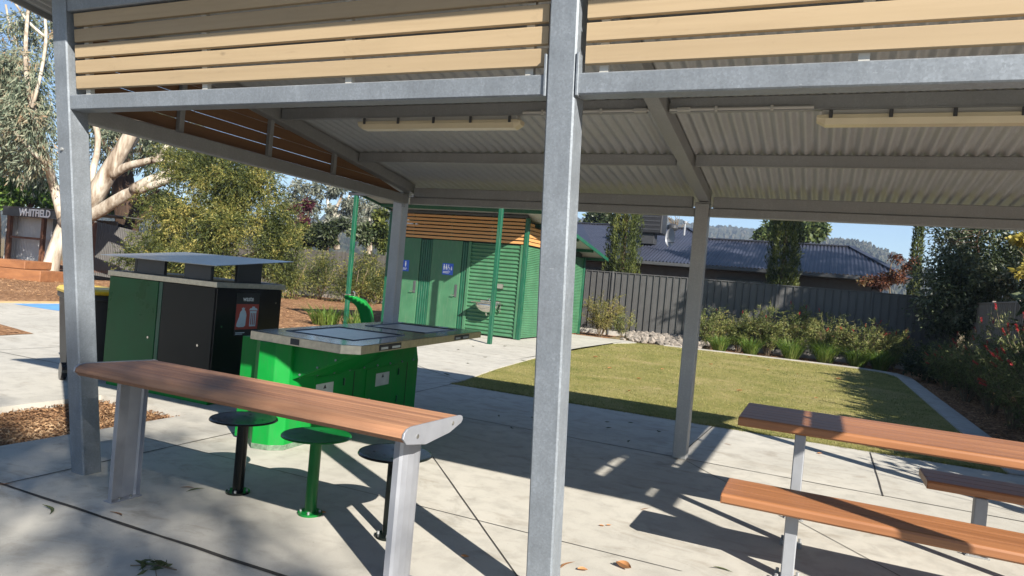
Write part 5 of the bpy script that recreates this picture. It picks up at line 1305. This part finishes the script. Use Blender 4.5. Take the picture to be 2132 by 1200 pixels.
# ================================================================== HILLS
def hills(name, prof, D0, D1, rough, seed, nx=260, nyy=46):
    rng = np.random.default_rng(seed); pxs = np.linspace(prof[0][0], prof[-1][0], nx); pys = np.interp(pxs, [p[0] for p in prof], [p[1] for p in prof])
    V = np.zeros((nyy+6, nx, 3))
    for i, (px, py) in enumerate(zip(pxs, pys)):
        top_ = at(px, py+6, D1); e = at(px, py, D0)
        for j in range(nyy+6):
            t = j/(nyy-1)
            if t <= 1: D = D0+(D1-D0)*t; q = at(px, 560, D); z = top_.z*(t**.85)
            else: D = D1+(D1-D0)*(t-1)*2; q = at(px, 560, D); z = top_.z*(1-(t-1)*2)
            V[j, i] = (q.x, q.y, z-2)
    bumpn = rng.random((nyy+6, nx))**1.5*rough; low = np.repeat(np.repeat(rng.normal(size=((nyy+6)//6+2, nx//8+2)), 6, 0), 8, 1)[:nyy+6, :nx]*rough*.35
    V[1:, :, 2] += (bumpn+low)[1:]
    V[:, :, 0] += rng.normal(size=V.shape[:2])*rough*.12
    Fc = [(j*nx+i, j*nx+i+1, (j+1)*nx+i+1, (j+1)*nx+i) for j in range(nyy+5) for i in range(nx-1)]
    o = part_np(name, V.reshape(-1, 3), np.array(Fc), HILLM); o['kind'] = 'structure'
HILLM, _t, _b = newmat("hill_forest_cover")
_v = coords(_t); _c = mix(_t, noise(_t, _v, .05, 6, .7), voro(_t, _v, .16), .5)
_t.links.new(ramp(_t, _c, [(.25, (.010, .014, .012)), (.45, (.030, .035, .025)), (.6, (.055, .052, .036)), (.75, (.09, .075, .055))]), _b.inputs['Base Color'])
_b.inputs['Roughness'].default_value = 1; _b.inputs['Specular IOR Level'].default_value = 0
hills("hills", [(900, 440), (1100, 452), (1210, 448), (1330, 440), (1410, 450), (1450, 464), (1500, 465), (1560, 470), (1600, 476), (1650, 482), (1720, 500), (1800, 540), (1900, 600)], 500, 1150, 5, 1)
hills("hills", [(1560, 560), (1650, 500), (1700, 486), (1745, 486), (1790, 497), (1840, 512), (1880, 528), (1930, 552), (2000, 575), (2300, 640)], 380, 720, 4, 2)
hills("hills", [(-500, 400), (-100, 430), (300, 445), (600, 455), (800, 450), (950, 446)], 420, 900, 9, 3, 200)

# ================================================================== LEAVES ON THE GROUND
def leaf_mesh(name, L, W, curl, bend, mat):
    V, n = [], 9
    for i in range(n):
        t = i/(n-1); w_ = W*math.sin(PI*min(1, t*.96+.03))**.8*(1-.35*t); x = L*(t-.5); y = bend*math.sin(PI*t)
        for s in (-1, -.33, .33, 1): V.append((x, y+s*w_/2, .004+curl*(s*s)*w_+curl*.6*(2*t-1)**2*L*.4))
    Fc = [(i*4+j, (i+1)*4+j, (i+1)*4+j+1, i*4+j+1) for i in range(n-1) for j in range(3)]
    return fast_mesh(name, np.array(V), np.array(Fc), mat, True)
lm = {'gum': leaf_mesh("gum_leaf", .12, .020, .15, .02, LEAFBR), 'olive': leaf_mesh("olive_leaf", .13, .022, .25, .03, LEAFOL), 'small': leaf_mesh("small_leaf", .05, .022, .5, .005, LEAFBR),
      'round': leaf_mesh("round_leaf", .06, .038, .4, .004, LEAFOR), 'big': leaf_mesh("big_leaf", .105, .06, .62, .004, LEAFOR), 'dark': leaf_mesh("dark_leaf", .07, .02, .4, .01, LEAFOL)}
def leaf(kind, px, py, rz, label, group=None, sc=1):
    p = gnd(px, py); o = link("fallen_leaf", lm[kind]); o.location = (p.x, p.y, .002); o.rotation_euler = (random.uniform(-.15, .15), random.uniform(-.15, .15), rz); o.scale = (sc,)*3
    tagp(o, label, "leaf", group)
leaf('big', 1298, 1186, -.5, "curled orange brown leaf on the sunlit concrete right of the middle post", None, 1.1)
leaf('gum', 1182, 1180, 1.1, "slender curved gum leaf lying just right of the middle post's foot")
leaf('round', 1213, 1190, .3, "small orange leaf near the middle post beside the slender gum leaf")
leaf('round', 1253, 1097, .2, "left of two tiny orange leaves on the sunlit slab by the bench's shadow", None, .6)
leaf('round', 1268, 1096, .7, "right of two tiny orange leaves on the sunlit slab by the bench's shadow", None, .6)
leaf('gum', 1345, 1062, .9, "reddish curved leaf on the sunlit wedge between the bench shadows", None, .8)
leaf('olive', 1505, 1190, .1, "olive gum leaf on the concrete left of the near bench leg", None, .9)
leaf('gum', 240, 1105-32, -.15, "long red gum leaf on the dappled slab beyond the wide joint", None, 1.1)
leaf('olive', 95, 1066, -.3, "olive curved leaf near the left edge below the corner post", None, 1.1)
leaf('gum', 8, 1012, .8, "red brown leaf lying on the wide joint at the left edge", None, .9)
leaf('olive', 408, 1024, .9, "dark curved leaf on the slab left of the first stool's foot", None, .9)
leaf('gum', 390, 1018, .4, "thin reddish leaf beside the dark curved one left of the first stool", None, .8)
leaf('round', 672, 1070, .2, "yellow leaf caught against the green stool's base flange", None, .8)
leaf('round', 968, 1162, .5, "orange brown leaf in the post shadow right of the counter leg", None, .8)
leaf('olive', 1504, 880, -.2, "narrow leaf on sunlit concrete between the rear post and the table", None, .9)
leaf('gum', 1515, 927, -.5, "brown narrow leaf on sunlit concrete below the table's end", None, .9)
leaf('round', 1707, 946, .2, "brown leaf lying in the thin shadow line under the table", None, .9)
for px, py in ((1313, 882), (1268, 893), (1372, 900), (1310, 922), (1264, 880), (1075, 818), (1066, 893), (1040, 868), (1110, 872)):
    leaf('dark', px, py, random.uniform(0, 3), "dark dead leaf on the shaded paving between the counter and the lawn", "dead leaves in the shelter's shade", random.uniform(.9, 1.4))
for px, py in ((930, 782), (975, 758), (1010, 745), (1090, 752), (1052, 722), (955, 730), (1120, 705), (985, 722)):
    leaf('dark', px, py, random.uniform(0, 3), "dark dead leaf on the sunlit path towards the toilet block", "dead leaves on the sunlit path", random.uniform(1.2, 2))
for px, py in ((1270, 768), (1330, 790), (1480, 760), (1660, 780), (1745, 790), (1540, 815), (1600, 772), (1430, 748), (1240, 745), (1380, 770), (1560, 745), (1700, 830), (1310, 815), (1655, 742)):
    leaf('round', px, py, random.uniform(0, 3), "dry pale leaf lying on the sunlit lawn", "dry leaves on the lawn", random.uniform(1.1, 2.2))
# sprig
p = gnd(322, 1182); SG = thing("leafy_sprig", "wilted green leafy twig lying on the slab at the bottom left", "sprig", (p.x, p.y, 0))
m = MB(); m.tube([(p.x-.10, p.y-.06, .006), (p.x, p.y, .014), (p.x+.12, p.y+.03, .008)], .003, 5); m.tube([(p.x, p.y, .012), (p.x+.10, p.y-.07, .006)], .002, 5); m.build("twig", TWIG, SG)
rng = np.random.default_rng(71); n = 34; c = np.array([p.x, p.y, .012])+rng.normal(size=(n, 3))*np.array([.05, .035, .008]); c[:, 2] = np.abs(c[:, 2])+.004
dr = unit(rng.normal(size=(n, 3))*np.array([1, 1, .25])); nn = unit(np.cross(dr, rng.normal(size=(n, 3))*.4+np.array([0, 0, 1.]))); sd = np.cross(dr, nn)
l = rng.uniform(.04, .085, (n, 1)); w_ = rng.uniform(.010, .02, (n, 1))
part_np("leaves", np.stack([c, c+dr*l*.5+sd*w_*.5, c+dr*l, c+dr*l*.5-sd*w_*.5], 1).reshape(-1, 3), np.arange(n*4).reshape(-1, 4), LEAFOL, SG)

# ================================================================== HAZE
m = MB(); m.box(-1400, 1400, -60, 1500, -1.2, 165, 0)
hz, _t, _b = newmat("haze_air"); _t.nodes.remove(_b)
pv = _n(_t, "ShaderNodeVolumePrincipled"); pv.inputs['Color'].default_value = (.62, .77, 1.0, 1); pv.inputs['Density'].default_value = .00038; pv.inputs['Anisotropy'].default_value = .2
_t.links.new(pv.outputs[0], _t.nodes["Material Output"].inputs['Volume'])
h = m.build("haze", hz); tagp(h, "pale bluish air between the garden and the distant hills", "haze", kind='stuff')
scn.cycles.volume_bounces = 0; scn.cycles.volume_step_rate = 4
